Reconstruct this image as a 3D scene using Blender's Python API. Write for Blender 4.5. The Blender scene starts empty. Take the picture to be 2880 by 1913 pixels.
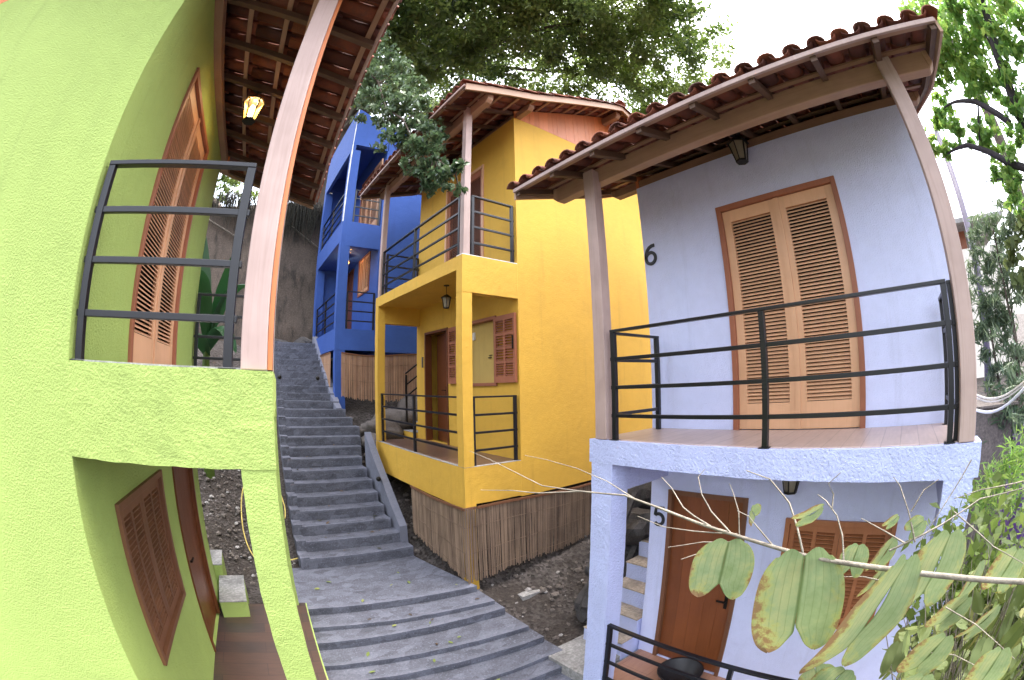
import bpy, bmesh, math, random
import numpy as np
from mathutils import Vector, Matrix, noise
R = math.radians
random.seed(7); rng = np.random.default_rng(11)
scene = bpy.context.scene
C = scene.collection

# ------------------------------------------------------------------ helpers
class MB:
    """collects polygons; build() links them as one mesh object"""
    def __init__(s): s.v = []; s.f = []
    def add(s, vs, fs):
        b = len(s.v); s.v += [tuple(p) for p in vs]; s.f += [tuple(i + b for i in f) for f in fs]
    def box(s, x0, x1, y0, y1, z0, z1):
        s.add([(x0,y0,z0),(x1,y0,z0),(x1,y1,z0),(x0,y1,z0),(x0,y0,z1),(x1,y0,z1),(x1,y1,z1),(x0,y1,z1)],
              [(0,3,2,1),(4,5,6,7),(0,1,5,4),(1,2,6,5),(2,3,7,6),(3,0,4,7)])
    def hexa(s, p):   # 8 points, bottom ring then top ring
        s.add(p, [(0,3,2,1),(4,5,6,7),(0,1,5,4),(1,2,6,5),(2,3,7,6),(3,0,4,7)])
    def gbox(s, x0, x1, y0, y1, z0, z1, c=.05):
        """box with gridded faces, for rough plaster"""
        def face(o, u, w, nu, nw):
            vs = [Vector(o) + Vector(u)*(i/nu) + Vector(w)*(j/nw) for j in range(nw+1) for i in range(nu+1)]
            fs = [(j*(nu+1)+i, j*(nu+1)+i+1, (j+1)*(nu+1)+i+1, (j+1)*(nu+1)+i) for j in range(nw) for i in range(nu)]
            s.add(vs, fs)
        X, Y, Z = x1-x0, y1-y0, z1-z0
        n = lambda L: max(1, int(round(abs(L)/c)))
        face((x0,y0,z0),(X,0,0),(0,0,Z),n(X),n(Z)); face((x0,y1,z0),(X,0,0),(0,0,Z),n(X),n(Z))
        face((x0,y0,z0),(0,Y,0),(0,0,Z),n(Y),n(Z)); face((x1,y0,z0),(0,Y,0),(0,0,Z),n(Y),n(Z))
        face((x0,y0,z0),(X,0,0),(0,Y,0),n(X),n(Y)); face((x0,y0,z1),(X,0,0),(0,Y,0),n(X),n(Y))
    def bar(s, a, b, w, h, up=(0,0,1)):
        a, b = Vector(a), Vector(b); d = (b-a).normalized(); u = Vector(up)
        l = d.cross(u).normalized(); u = l.cross(d).normalized()
        l *= w/2; u *= h/2
        s.hexa([a-l-u, a+l-u, a+l+u, a-l+u, b-l-u, b+l-u, b+l+u, b-l+u])
    def tube(s, pts, rs, n=8, cap=True):
        pts = [Vector(p) for p in pts]
        if not hasattr(rs, '__len__'): rs = [rs]*len(pts)
        ring = []; ref = Vector((.13,.31,.94))
        for i, p in enumerate(pts):
            d = (pts[min(i+1,len(pts)-1)] - pts[max(i-1,0)]).normalized()
            a = d.cross(ref)
            if a.length < .05: a = d.cross(Vector((1,0,0)))
            a.normalize(); b = d.cross(a)
            ring.append([p + (a*math.cos(2*math.pi*k/n) + b*math.sin(2*math.pi*k/n))*rs[i] for k in range(n)])
        vs = [q for r_ in ring for q in r_]; fs = []
        for i in range(len(pts)-1):
            for k in range(n):
                fs.append((i*n+k, i*n+(k+1)%n, (i+1)*n+(k+1)%n, (i+1)*n+k))
        if cap: fs += [tuple(range(n))[::-1], tuple((len(pts)-1)*n+k for k in range(n))]
        s.add(vs, fs)
    def lathe(s, prof, c=(0,0,0), n=16):
        vs = [(c[0]+r_*math.cos(2*math.pi*k/n), c[1]+r_*math.sin(2*math.pi*k/n), c[2]+z) for r_, z in prof for k in range(n)]
        fs = [(i*n+k, i*n+(k+1)%n, (i+1)*n+(k+1)%n, (i+1)*n+k) for i in range(len(prof)-1) for k in range(n)]
        s.add(vs, fs)
    def build(s, name, mat, parent=None, xf=None, smooth=False, bevel=0, rough=0, weld=False, normals=True):
        v = s.v if xf is None else [xf(p) for p in s.v]
        if rough:
            out = []
            for p in v:
                q = Vector(p)
                out.append(q + (noise.noise_vector(q*9)*.5 + noise.noise_vector(q*23)*.4 + noise.noise_vector(q*2.2)*.7)*rough)
            v = out
        me = bpy.data.meshes.new(name); me.from_pydata([tuple(p) for p in v], [], s.f)
        if normals or weld:
            bm = bmesh.new(); bm.from_mesh(me)
            if weld: bmesh.ops.remove_doubles(bm, verts=bm.verts, dist=1e-4)
            bmesh.ops.recalc_face_normals(bm, faces=bm.faces); bm.to_mesh(me); bm.free()
        if smooth:
            me.polygons.foreach_set('use_smooth', [True]*len(me.polygons))
        o = bpy.data.objects.new(name, me); C.objects.link(o)
        if mat: me.materials.append(mat)
        if parent: o.parent = parent
        if bevel:
            m = o.modifiers.new('bevel', 'BEVEL'); m.width = bevel; m.segments = 2; m.limit_method = 'ANGLE'; m.angle_limit = R(50)
        return o
def tag(o, label=None, cat=None, group=None, kind=None):
    if label: o['label'] = label
    if cat: o['category'] = cat
    if group: o['group'] = group
    if kind: o['kind'] = kind
    return o
def empty(name, loc, label, cat, group=None, rz=0):
    o = bpy.data.objects.new(name, None); C.objects.link(o); o.location = loc; o.rotation_euler = (0,0,rz)
    o.empty_display_size = .2
    return tag(o, label, cat, group)
def copy_tree(o, parent=None):
    c = o.copy(); C.objects.link(c); c.parent = parent
    for ch in list(o.children): copy_tree(ch, c)
    return c
def off(o):   # vertex transform: world -> coordinates of an unrotated empty
    l = o.location.copy()
    return lambda p: Vector(p) - l
def rotz(v, a):
    c, s_ = math.cos(a), math.sin(a); return Vector((c*v[0]-s_*v[1], s_*v[0]+c*v[1], v[2]))

# ------------------------------------------------------------------ camera (a 15 mm full-frame fisheye) and its pixel rays
F, PITCH, ROLL, YAW = 1220.66, R(6.0433), R(-1.04277), R(-36.4115)
def c2w(x, y, z):
    cr, sr = math.cos(ROLL), math.sin(ROLL); x, y = cr*x - sr*y, sr*x + cr*y
    cp, sp = math.cos(PITCH), math.sin(PITCH); w = (x, z*cp - y*sp, y*cp + z*sp)
    return rotz(w, YAW)
def ray(px, py):      # direction seen at a point of the photograph (2361 x 1568 scale)
    dx, dy = (px*2880/2361 - 1440), -(py*2880/2361 - 956.5); r_ = math.hypot(dx, dy)
    th = 2*math.asin(min(1, r_/(2*F))); k = math.sin(th)/max(r_, 1e-6)
    return c2w(k*dx, k*dy, math.cos(th))
def at(px, py, dist): return ray(px, py)*dist
cd = bpy.data.cameras.new('camera'); cam = bpy.data.objects.new('camera', cd); C.objects.link(cam); scene.camera = cam
cd.type = 'PANO'
for host in (cd, getattr(cd, 'cycles', None)):
    if host is None: continue
    for k, v in (('panorama_type','FISHEYE_EQUISOLID'), ('fisheye_lens', F*36/2880), ('fisheye_fov', R(220))):
        try: setattr(host, k, v)
        except Exception: pass
cd.sensor_width = 36; cd.sensor_height = 36*680/1024; cd.sensor_fit = 'HORIZONTAL'
cd.clip_start = .02; cd.clip_end = 800
X, Y, Z = c2w(1,0,0), c2w(0,1,0), c2w(0,0,1)
cam.matrix_world = Matrix(((X[0],Y[0],-Z[0],0),(X[1],Y[1],-Z[1],0),(X[2],Y[2],-Z[2],0),(0,0,0,1)))

# ------------------------------------------------------------------ materials
def new_mat(name):
    m = bpy.data.materials.new(name); m.use_nodes = True; nt = m.node_tree; b = nt.nodes['Principled BSDF']
    return m, nt, b
def N(nt, t, **k):
    n = nt.nodes.new(t)
    for a, v in k.items():
        if a.startswith('i_'): n.inputs[a[2:].replace('_',' ')].default_value = v
        else: setattr(n, a, v)
    return n
def ramp(nt, fac, stops):
    r_ = N(nt, 'ShaderNodeValToRGB'); e = r_.color_ramp.elements
    while len(e) < len(stops): e.new(.5)
    for q, (p, c) in zip(e, stops): q.position = p; q.color = (*c, 1) if len(c) == 3 else c
    nt.links.new(fac, r_.inputs[0]); return r_.outputs[0]
def coords(nt, scale=(1,1,1), which='Object'):
    tc = N(nt, 'ShaderNodeTexCoord'); mp = N(nt, 'ShaderNodeMapping'); mp.inputs['Scale'].default_value = scale
    nt.links.new(tc.outputs[which], mp.inputs[0]); return mp.outputs[0]
def noise_n(nt, vec, scale, detail=4, rough=.6, dist=0):
    n = N(nt, 'ShaderNodeTexNoise'); n.inputs['Scale'].default_value = scale; n.inputs['Detail'].default_value = detail
    n.inputs['Roughness'].default_value = rough; n.inputs['Distortion'].default_value = dist
    nt.links.new(vec, n.inputs['Vector']); return n.outputs[0]
def bump(nt, b, h, strength, dist=.01, prev=None):
    n = N(nt, 'ShaderNodeBump'); n.inputs['Strength'].default_value = strength; n.inputs['Distance'].default_value = dist
    nt.links.new(h, n.inputs['Height'])
    if prev: nt.links.new(prev, n.inputs['Normal'])
    nt.links.new(n.outputs[0], b.inputs['Normal']); return n.outputs[0]
def mixc(nt, fac, a, b_, mode='MIX'):
    m = N(nt, 'ShaderNodeMix', data_type='RGBA', blend_type=mode)
    for sock, val in ((m.inputs['Factor'], fac), (m.inputs['A'], a), (m.inputs['B'], b_)):
        if isinstance(val, (int, float)): sock.default_value = val
        elif isinstance(val, (tuple, list)): sock.default_value = (*val, 1)
        else: nt.links.new(val, sock)
    return m.outputs['Result']
def mul(c, k): return tuple(min(1, x*k) for x in c)
def stucco(name, col, grain=55, strength=.6, dist=.012, stain=.06, rough=.75):
    m, nt, b = new_mat(name); v = coords(nt)
    big = noise_n(nt, v, 1.1, 5, .6, .4); fine = noise_n(nt, v, grain, 5, .65); mid = noise_n(nt, v, 9, 4)
    c = ramp(nt, big, [(.3, mul(col, 1-stain*1.6)), (.55, col), (.75, mul(col, 1+stain))])
    c = mixc(nt, .25, c, ramp(nt, mid, [(.35, mul(col,.86)), (.6, col)]))
    vs = coords(nt, (5,5,.35)); st = noise_n(nt, vs, 1.3, 5, .65)
    c = mixc(nt, .75, c, mixc(nt, ramp(nt, st, [(.56,(0,0,0)),(.72,(.4,.4,.4))]), c, mul(col,.62)))
    nt.links.new(c, b.inputs['Base Color']); b.inputs['Roughness'].default_value = rough
    h = ramp(nt, fine, [(.3,(0,0,0)),(.7,(1,1,1))])
    p = bump(nt, b, h, strength, dist); bump(nt, b, mid, .25, .02, p)
    return m
def wood(name, c1, c2, axis='z', scale=1, rough=.55, island=True):
    m, nt, b = new_mat(name)
    s = {'z':(18,18,.9),'x':(.9,18,18),'y':(18,.9,18)}[axis]
    v = coords(nt, tuple(q*scale for q in s)); n1 = noise_n(nt, v, 1.6, 6, .65, 1.2); n2 = noise_n(nt, coords(nt,(1.5,1.5,1.5)), 2, 3)
    c = ramp(nt, n1, [(.28, c2), (.5, mul(c1,.92)), (.72, c1)])
    c = mixc(nt, .45, c, ramp(nt, n2, [(.35, mul(c2,.9)), (.65, c1)]))
    if island:
        g = N(nt, 'ShaderNodeNewGeometry'); c = mixc(nt, .5, c, ramp(nt, g.outputs['Random Per Island'], [(0, mul(c1,.72)), (1, mul(c1,1.12))]), 'MULTIPLY' if False else 'MIX')
    nt.links.new(c, b.inputs['Base Color']); b.inputs['Roughness'].default_value = rough
    bump(nt, b, n1, .25, .004); return m
def plain(name, col, rough=.5, metal=0, var=.15, scale=8):
    m, nt, b = new_mat(name); n = noise_n(nt, coords(nt), scale, 4)
    c = ramp(nt, n, [(.3, mul(col,1-var)), (.7, mul(col,1+var))]); nt.links.new(c, b.inputs['Base Color'])
    b.inputs['Roughness'].default_value = rough; b.inputs['Metallic'].default_value = metal
    bump(nt, b, n, .08, .003); return m
def concrete(name, col, dark=.45, tint=None, wear_crease=False):
    m, nt, b = new_mat(name); v = coords(nt)
    n1 = noise_n(nt, v, 1.3, 8, .68, .5); n2 = noise_n(nt, v, 26, 5, .7); n3 = noise_n(nt, coords(nt,(1,1,.3)), 3.2, 7, .7)
    c = ramp(nt, n1, [(.25, mul(col,dark)), (.5, mul(col,.85)), (.72, mul(col,1.2))])
    c = mixc(nt, .55, c, ramp(nt, n2, [(.32, mul(col,.35)), (.5, mul(col,.9)), (.68, mul(col,1.6))]))
    c = mixc(nt, ramp(nt, n3, [(.5,(0,0,0)),(.66,(.75,.75,.75))]), c, tint or mul(col,.4))
    if wear_crease:
        vo = N(nt, 'ShaderNodeTexVoronoi'); vo.inputs['Scale'].default_value = 6; nt.links.new(coords(nt,(1,1.6,1.6)), vo.inputs['Vector']); c = mixc(nt, .5, c, ramp(nt, vo.outputs['Color'], [(.15, mul(col,.38)), (.5, col), (.9, mul(col,2.1))]))
        n5 = noise_n(nt, v, 42, 4, .7); c = mixc(nt, ramp(nt, n5, [(.57,(0,0,0)),(.66,(.7,.7,.7))]), c, mul(col,2.8)); c = mixc(nt, ramp(nt, n5, [(.34,(.75,.75,.75)),(.43,(0,0,0))]), c, mul(col,.22))
        n4 = noise_n(nt, coords(nt,(1.2,3,5)), 1.9, 7, .75); c = mixc(nt, .4, c, ramp(nt, n4, [(.36, mul(col,.45)), (.52, mul(col,.95)), (.7, mul(col,1.5))]))
        g_ = N(nt, 'ShaderNodeNewGeometry'); c = mixc(nt, ramp(nt, g_.outputs['Pointiness'], [(.53,(0,0,0)),(.62,(.8,.8,.8))]), c, mul(col,1.9)); c = mixc(nt, ramp(nt, g_.outputs['Pointiness'], [(.38,(.75,.75,.75)),(.47,(0,0,0))]), c, mul(col,.3))  # pale worn edges by pointiness; colour also darkened in concave creases
    nt.links.new(c, b.inputs['Base Color']); b.inputs['Roughness'].default_value = .85
    p = bump(nt, b, n2, .6, .012); bump(nt, b, n1, .3, .03, p); return m
def foliage(name, stops, trans=.35, rough=.45, scale=.25):
    m, nt, b = new_mat(name); g = N(nt, 'ShaderNodeNewGeometry')
    c = ramp(nt, g.outputs['Random Per Island'], stops)
    n = noise_n(nt, coords(nt), scale, 3); c = mixc(nt, .45, c, ramp(nt, n, [(.35, stops[0][1]), (.65, stops[-1][1])]))
    nt.links.new(c, b.inputs['Base Color']); b.inputs['Roughness'].default_value = rough
    t = N(nt, 'ShaderNodeBsdfTranslucent'); nt.links.new(c, t.inputs[0]); mx = N(nt, 'ShaderNodeMixShader'); mx.inputs[0].default_value = trans
    nt.links.new(b.outputs[0], mx.inputs[1]); nt.links.new(t.outputs[0], mx.inputs[2])
    nt.links.new(mx.outputs[0], nt.nodes['Material Output'].inputs[0]); return m

GREEN = stucco('lime green stucco', (.345,.455,.115), 75, .6, .010, .06)
YELLOW = stucco('yellow painted plaster', (.66,.385,.047), 95, .35, .006, .07)
BLUE = stucco('blue painted plaster', (.035,.095,.36), 95, .3, .006, .10)
LAV = stucco('lavender white plaster', (.66,.70,.955), 80, .5, .008, .06)
LAVR = stucco('rough lavender plaster', (.58,.635,.95), 46, .7, .014, .10)  # both lavender plasters hold the sky's blue cast in their base colour
WHITECOAT = stucco('white plaster coat', (.8,.8,.78), 60, .4, .006, .1)
POST = wood('weathered pale timber', (.50,.365,.325), (.23,.145,.115), 'z', 1, .6)
POSTY = wood('rafter timber', (.115,.062,.036), (.05,.025,.014), 'x', 1, .65)  # colour darkened to hold the shade under the roofs
BEAMLIT = wood('lit beam timber', (.46,.29,.19), (.22,.12,.075), 'y', 1, .6)  # lit copy of the beam timber, paler on outer beams and bargeboards
BEAMW = wood('beam timber', (.36,.21,.13), (.17,.085,.05), 'y', 1, .6)
GABLE = wood('reddish gable boards', (.66,.22,.075), (.42,.115,.035), 'z', .8, .45)
DOORW = wood('honey shutter wood', (.70,.40,.23), (.52,.27,.135), 'z', 1, .4)
DOORD = wood('dark varnished door wood', (.15,.045,.014), (.075,.02,.006), 'z', .8, .35)
SHUTD = wood('brown shutter wood', (.19,.080,.038), (.09,.035,.017), 'z', 1, .5)
SHUTY = wood('mid brown shutter wood', (.34,.12,.06), (.2,.06,.025), 'z', 1, .5)
IRON = plain('black painted iron', (.006,.006,.009), .36, .0, .3, 14)
IRONG = plain('grey metal', (.22,.23,.24), .4, .8)
STEEL = plain('dark lantern metal', (.02,.018,.015), .4, .6)
CONC = concrete('weathered stair concrete', (.100,.104,.132), .38, (.047,.048,.062), True)  # blue sky cast is mixed into the grey base colour
CONCP = concrete('porch slab cement', (.33,.32,.31), .6)
WALLC = concrete('stained retaining wall', (.12,.09,.07), .18, (.018,.015,.012))
BLACKV = plain('black plastic', (.012,.012,.014), .45)
HOSE = plain('yellow hose rubber', (.55,.42,.10), .5)
PIPE = plain('rusty pipe', (.10,.08,.06), .6)
WHITEP = plain('white plastic', (.75,.75,.75), .4)
BARK = concrete('bark', (.10,.075,.055), .4)
BARKB = concrete('dark bark', (.035,.028,.03), .4)
TWIG = concrete('grey twig bark', (.24,.21,.17), .5)
CREAM = stucco('far house plaster', (.75,.70,.62), 30, .2)
PURPLE = stucco('purple painted wall', (.17,.07,.30), 40, .5)
PANEL = stucco('tan inner panel', (.52,.36,.10), 60, .1)
def tile_mat():
    m, nt, b = new_mat('clay roof tile'); g = N(nt, 'ShaderNodeNewGeometry'); v = coords(nt)
    c = ramp(nt, g.outputs['Random Per Island'], [(0,(.07,.018,.010)),(.4,(.17,.042,.020)),(.8,(.25,.07,.030)),(1,(.14,.05,.033))])  # clay colour lowered to deepen the shade under the roofs
    n = noise_n(nt, v, 7, 6, .7); c = mixc(nt, ramp(nt, n, [(.48,(0,0,0)),(.7,(.7,.7,.7))]), c, (.06,.035,.03))
    nt.links.new(c, b.inputs['Base Color']); b.inputs['Roughness'].default_value = .8; bump(nt, b, noise_n(nt, v, 60, 4), .3, .004); return m
TILE = tile_mat()
def floor_mat(name, c1, c2, sx=.33, sy=.33):
    m, nt, b = new_mat(name); v = coords(nt)
    br = N(nt, 'ShaderNodeTexBrick'); br.offset = .5
    for k, x in (('Scale',1),('Mortar Size',.004),('Brick Width',sx),('Row Height',sy),('Bias',0)): br.inputs[k].default_value = x
    br.inputs['Color1'].default_value = (*c1,1); br.inputs['Color2'].default_value = (*c2,1); br.inputs['Mortar'].default_value = (*mul(c2,.6),1)
    nt.links.new(v, br.inputs[0]); n = noise_n(nt, coords(nt,(3,20,3)), 1.5, 6)
    c = mixc(nt, .4, br.outputs[0], ramp(nt, n, [(.3, mul(c2,.7)), (.7, c1)]))
    nt.links.new(c, b.inputs['Base Color']); b.inputs['Roughness'].default_value = .38; return m
FLOORW = floor_mat('pale pink floor tile', (.55,.42,.37), (.46,.34,.30), .9, .15)
FLOORB = floor_mat('brown floor tile', (.20,.11,.075), (.12,.075,.055), .9, .15)
FLOORG = floor_mat('dark wood look tile', (.09,.048,.034), (.035,.03,.03), 1.0, .22)
def bamboo_mat(name, c1, c2, bands):
    m, nt, b = new_mat(name); g = N(nt, 'ShaderNodeNewGeometry')
    c = ramp(nt, g.outputs['Random Per Island'], [(0, c2), (.6, mul(c1,.85)), (1, mul(c1,1.15))])
    n = noise_n(nt, coords(nt,(2,2,.7)), 2.5, 5); c = mixc(nt, .4, c, ramp(nt, n, [(.35, mul(c2,.8)), (.65, c1)]))
    nt.links.new(c, b.inputs['Base Color']); b.inputs['Roughness'].default_value = .6; return m
BAMB = bamboo_mat('bamboo slats', (.30,.205,.14), (.10,.06,.04), 0)
BAMBO = bamboo_mat('warm bamboo slats', (.46,.27,.16), (.24,.12,.07), 0)
def ground_mat():
    m, nt, b = new_mat('earth and gravel'); v = coords(nt)
    vo = N(nt, 'ShaderNodeTexVoronoi'); vo.inputs['Scale'].default_value = 22; nt.links.new(v, vo.inputs['Vector'])
    n = noise_n(nt, v, 1.5, 8, .7); n2 = noise_n(nt, v, 14, 6, .7)
    c = ramp(nt, n2, [(.3,(.014,.010,.008)),(.55,(.040,.030,.024)),(.75,(.09,.075,.065))])
    c = mixc(nt, ramp(nt, n, [(.4,(0,0,0)),(.62,(1,1,1))]), c, ramp(nt, vo.outputs['Color'], [(.2,(.018,.014,.011)),(.8,(.10,.085,.08))]))
    nt.links.new(c, b.inputs['Base Color']); b.inputs['Roughness'].default_value = .9
    p = bump(nt, b, vo.outputs['Distance'], .7, .03); bump(nt, b, n2, .7, .03, p); return m
GROUND = ground_mat()
STONE = concrete('rubble stone', (.15,.125,.11), .5)
STONED = concrete('dark rock', (.06,.055,.055), .4)
STONEW = concrete('pale rubble', (.36,.34,.33), .6)
LEAFD = foliage('dark tree leaves', [(0,(.028,.060,.016)),(.5,(.095,.155,.035)),(.82,(.18,.27,.055)),(1,(.33,.40,.10))], .55)
LEAFM = foliage('mid tree leaves', [(0,(.03,.07,.02)),(.5,(.12,.20,.035)),(1,(.28,.38,.07))], .5)
LEAFG = foliage('grey green leaves', [(0,(.018,.042,.022)),(.5,(.075,.14,.055)),(1,(.21,.30,.14))], .35, .35)
LEAFB = foliage('bright leaves', [(0,(.11,.24,.05)),(.5,(.22,.40,.09)),(1,(.45,.55,.12))], .6)
LEAFS = foliage('long mango leaves', [(0,(.04,.085,.045)),(.5,(.11,.17,.09)),(1,(.25,.31,.16))], .3)
LEAFP = foliage('palm leaves', [(0,(.16,.16,.05)),(.6,(.30,.24,.10)),(1,(.42,.28,.15))], .4)  # orange fronds: warm sunlight is put into the leaf colour
LEAFY = foliage('yellow green bush leaves', [(0,(.035,.070,.015)),(.5,(.075,.125,.03)),(.9,(.13,.18,.05)),(1,(.20,.17,.05))], .3, .65)
BANANA = foliage('banana leaf', [(0,(.012,.05,.015)),(1,(.03,.10,.03))], .3, .4)
LITTER = foliage('fallen leaf', [(0,(.10,.13,.02)),(.5,(.05,.03,.02)),(1,(.18,.20,.04))], .1, .6)
MOSS = concrete('hanging dark roots', (.03,.028,.018), .4)
def bauhinia_mat():
    m, nt, b = new_mat('bauhinia leaf'); tc = N(nt, 'ShaderNodeTexCoord'); uv = tc.outputs['UV']
    sx = N(nt, 'ShaderNodeSeparateXYZ'); nt.links.new(uv, sx.inputs[0])
    w = N(nt, 'ShaderNodeMath', operation='MULTIPLY'); w.inputs[1].default_value = 69; nt.links.new(sx.outputs[0], w.inputs[0])
    s1 = N(nt, 'ShaderNodeMath', operation='SINE'); nt.links.new(w.outputs[0], s1.inputs[0])
    vein = ramp(nt, s1.outputs[0], [(.0,(0,0,0)),(.86,(0,0,0)),(1,(.45,.45,.45))])
    v = coords(nt); n = noise_n(nt, v, 22, 6, .7); n2 = noise_n(nt, v, 130, 4, .7)
    c = ramp(nt, n, [(.3,(.15,.215,.085)),(.5,(.22,.285,.14)),(.7,(.32,.34,.16))])
    c = mixc(nt, vein, c, (.12,.17,.07))
    ab = N(nt, 'ShaderNodeMath', operation='SUBTRACT'); nt.links.new(sx.outputs[0], ab.inputs[0]); ab.inputs[1].default_value = .5
    aa = N(nt, 'ShaderNodeMath', operation='ABSOLUTE'); nt.links.new(ab.outputs[0], aa.inputs[0])
    c = mixc(nt, ramp(nt, aa.outputs[0], [(0,(.9,.9,.9)),(.014,(.7,.7,.7)),(.035,(0,0,0))]), c, (.10,.15,.05))
    a2 = N(nt, 'ShaderNodeMath', operation='MULTIPLY'); nt.links.new(aa.outputs[0], a2.inputs[0]); a2.inputs[1].default_value = 1.96
    mx_ = N(nt, 'ShaderNodeMath', operation='MAXIMUM'); nt.links.new(a2.outputs[0], mx_.inputs[0]); nt.links.new(sx.outputs[1], mx_.inputs[1])
    edge = N(nt, 'ShaderNodeMath', operation='MULTIPLY_ADD'); nt.links.new(n2, edge.inputs[0]); edge.inputs[1].default_value = .42
    m7 = N(nt, 'ShaderNodeMath', operation='MULTIPLY'); nt.links.new(mx_.outputs[0], m7.inputs[0]); m7.inputs[1].default_value = .62; nt.links.new(m7.outputs[0], edge.inputs[2])
    e2 = N(nt, 'ShaderNodeMath', operation='MULTIPLY_ADD'); nt.links.new(noise_n(nt, v, 14, 3), e2.inputs[0]); e2.inputs[1].default_value = .9; nt.links.new(edge.outputs[0], e2.inputs[2])
    e3 = N(nt, 'ShaderNodeMath', operation='MULTIPLY'); nt.links.new(e2.outputs[0], e3.inputs[0]); e3.inputs[1].default_value = .6
    c = mixc(nt, ramp(nt, e3.outputs[0], [(.70,(0,0,0)),(.80,(.85,.85,.85))]), c, (.36,.36,.10))
    c = mixc(nt, ramp(nt, e3.outputs[0], [(.755,(0,0,0)),(.80,(.9,.9,.9))]), c, (.20,.11,.06))
    nt.links.new(c, b.inputs['Base Color']); b.inputs['Roughness'].default_value = .7; b.inputs['Specular IOR Level'].default_value = .2; bump(nt, b, s1.outputs[0], .15, .001)
    t = N(nt, 'ShaderNodeBsdfTranslucent'); nt.links.new(c, t.inputs[0]); mx = N(nt, 'ShaderNodeMixShader'); mx.inputs[0].default_value = .35
    nt.links.new(b.outputs[0], mx.inputs[1]); nt.links.new(t.outputs[0], mx.inputs[2]); nt.links.new(mx.outputs[0], nt.nodes['Material Output'].inputs[0]); return m
BAUH = bauhinia_mat()
def emit(name, col, s):
    m, nt, b = new_mat(name); b.inputs['Base Color'].default_value = (*col,1); b.inputs['Emission Color'].default_value = (*col,1); b.inputs['Emission Strength'].default_value = s; return m
def glassm(name, col, a=.35):
    m, nt, b = new_mat(name); b.inputs['Base Color'].default_value = (*col,1); b.inputs['Roughness'].default_value = .15; b.inputs['Alpha'].default_value = a
    return m
BULB = emit('lit bulb', (1,.80,.42), 4)
LGLASS = emit('lit amber glass', (.80,.50,.14), .10)
LGLASS.node_tree.nodes['Principled BSDF'].inputs['Alpha'].default_value = .55
DGLASS = glassm('smoky lantern glass', (.30,.26,.18), .7)
ROOMSHADE = plain('painted room shade', (.01,.01,.012), .9)  # near-black sheets stand in for the shade of rooms behind openings

# ------------------------------------------------------------------ house parts in local coordinates (d inward from the porch front, t along the lane, z up)
class House:
    def __init__(s, name, label, x0, sgn, deg, t0, t1, zU, zL, base):
        s.x0, s.sgn, s.a, s.t0, s.t1, s.zU, s.zL, s.base = x0, sgn, R(deg), t0, t1, zU, zL, base
        s.org = Vector((x0 + sgn*1.0, (t0+t1)/2, zL))
        s.root = empty(name, rotz(s.org, s.a), label, 'house', None, s.a)
        s.xf = lambda p: Vector((s.x0 + s.sgn*p[0], p[1], p[2])) - s.org
    def world(s, d, t, z): return rotz((s.x0 + s.sgn*d, t, z), s.a)
    def part(s, mb, name, mat, parent=None, **k): return mb.build(name, mat, parent or s.root, s.xf, **k)

def wall_grid(mb, axis, c0, c1, u0, u1, z0, z1, holes):
    """a wall slab between planes c0 and c1 (axis 'd' or 't') with rectangular openings (ua, ub, za, zb)"""
    us = sorted({u0, u1, *[h[0] for h in holes], *[h[1] for h in holes]}); zs = sorted({z0, z1, *[h[2] for h in holes], *[h[3] for h in holes]})
    solid = lambda i, j: 0 <= i < len(us)-1 and 0 <= j < len(zs)-1 and not any(h[0]-1e-6 <= us[i] and us[i+1] <= h[1]+1e-6 and h[2]-1e-6 <= zs[j] and zs[j+1] <= h[3]+1e-6 for h in holes)
    P = (lambda c, u, z: (c, u, z)) if axis == 'd' else (lambda c, u, z: (u, c, z))
    for i in range(len(us)-1):
        for j in range(len(zs)-1):
            if not solid(i, j): continue
            a, b, lo, hi = us[i], us[i+1], zs[j], zs[j+1]
            for c in (c0, c1): mb.add([P(c,a,lo),P(c,b,lo),P(c,b,hi),P(c,a,hi)], [(0,1,2,3)])
            for ni, nj, q in ((i-1,j,[P(c0,a,lo),P(c1,a,lo),P(c1,a,hi),P(c0,a,hi)]),(i+1,j,[P(c0,b,lo),P(c1,b,lo),P(c1,b,hi),P(c0,b,hi)]),
                              (i,j-1,[P(c0,a,lo),P(c1,a,lo),P(c1,b,lo),P(c0,b,lo)]),(i,j+1,[P(c0,a,hi),P(c1,a,hi),P(c1,b,hi),P(c0,b,hi)])):
                if not solid(ni, nj): mb.add(q, [(0,1,2,3)])
def louvre(mb, d, a, b, z0, z1, pitch=.034, tilt=.018):
    n = int((z1-z0)/pitch); p = (z1-z0)/n
    for k in range(n):
        z = z0 + p*(k+.18)
        mb.add([(d+.006,a,z),(d+.006,b,z),(d+.034,b,z+tilt),(d+.034,a,z+tilt),(d+.006,a,z+.009),(d+.006,b,z+.009),(d+.034,b,z+tilt+.009),(d+.034,a,z+tilt+.009)],
               [(0,1,2,3),(4,7,6,5),(0,4,5,1),(1,5,6,2),(2,6,7,3),(3,7,4,0)])
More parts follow.
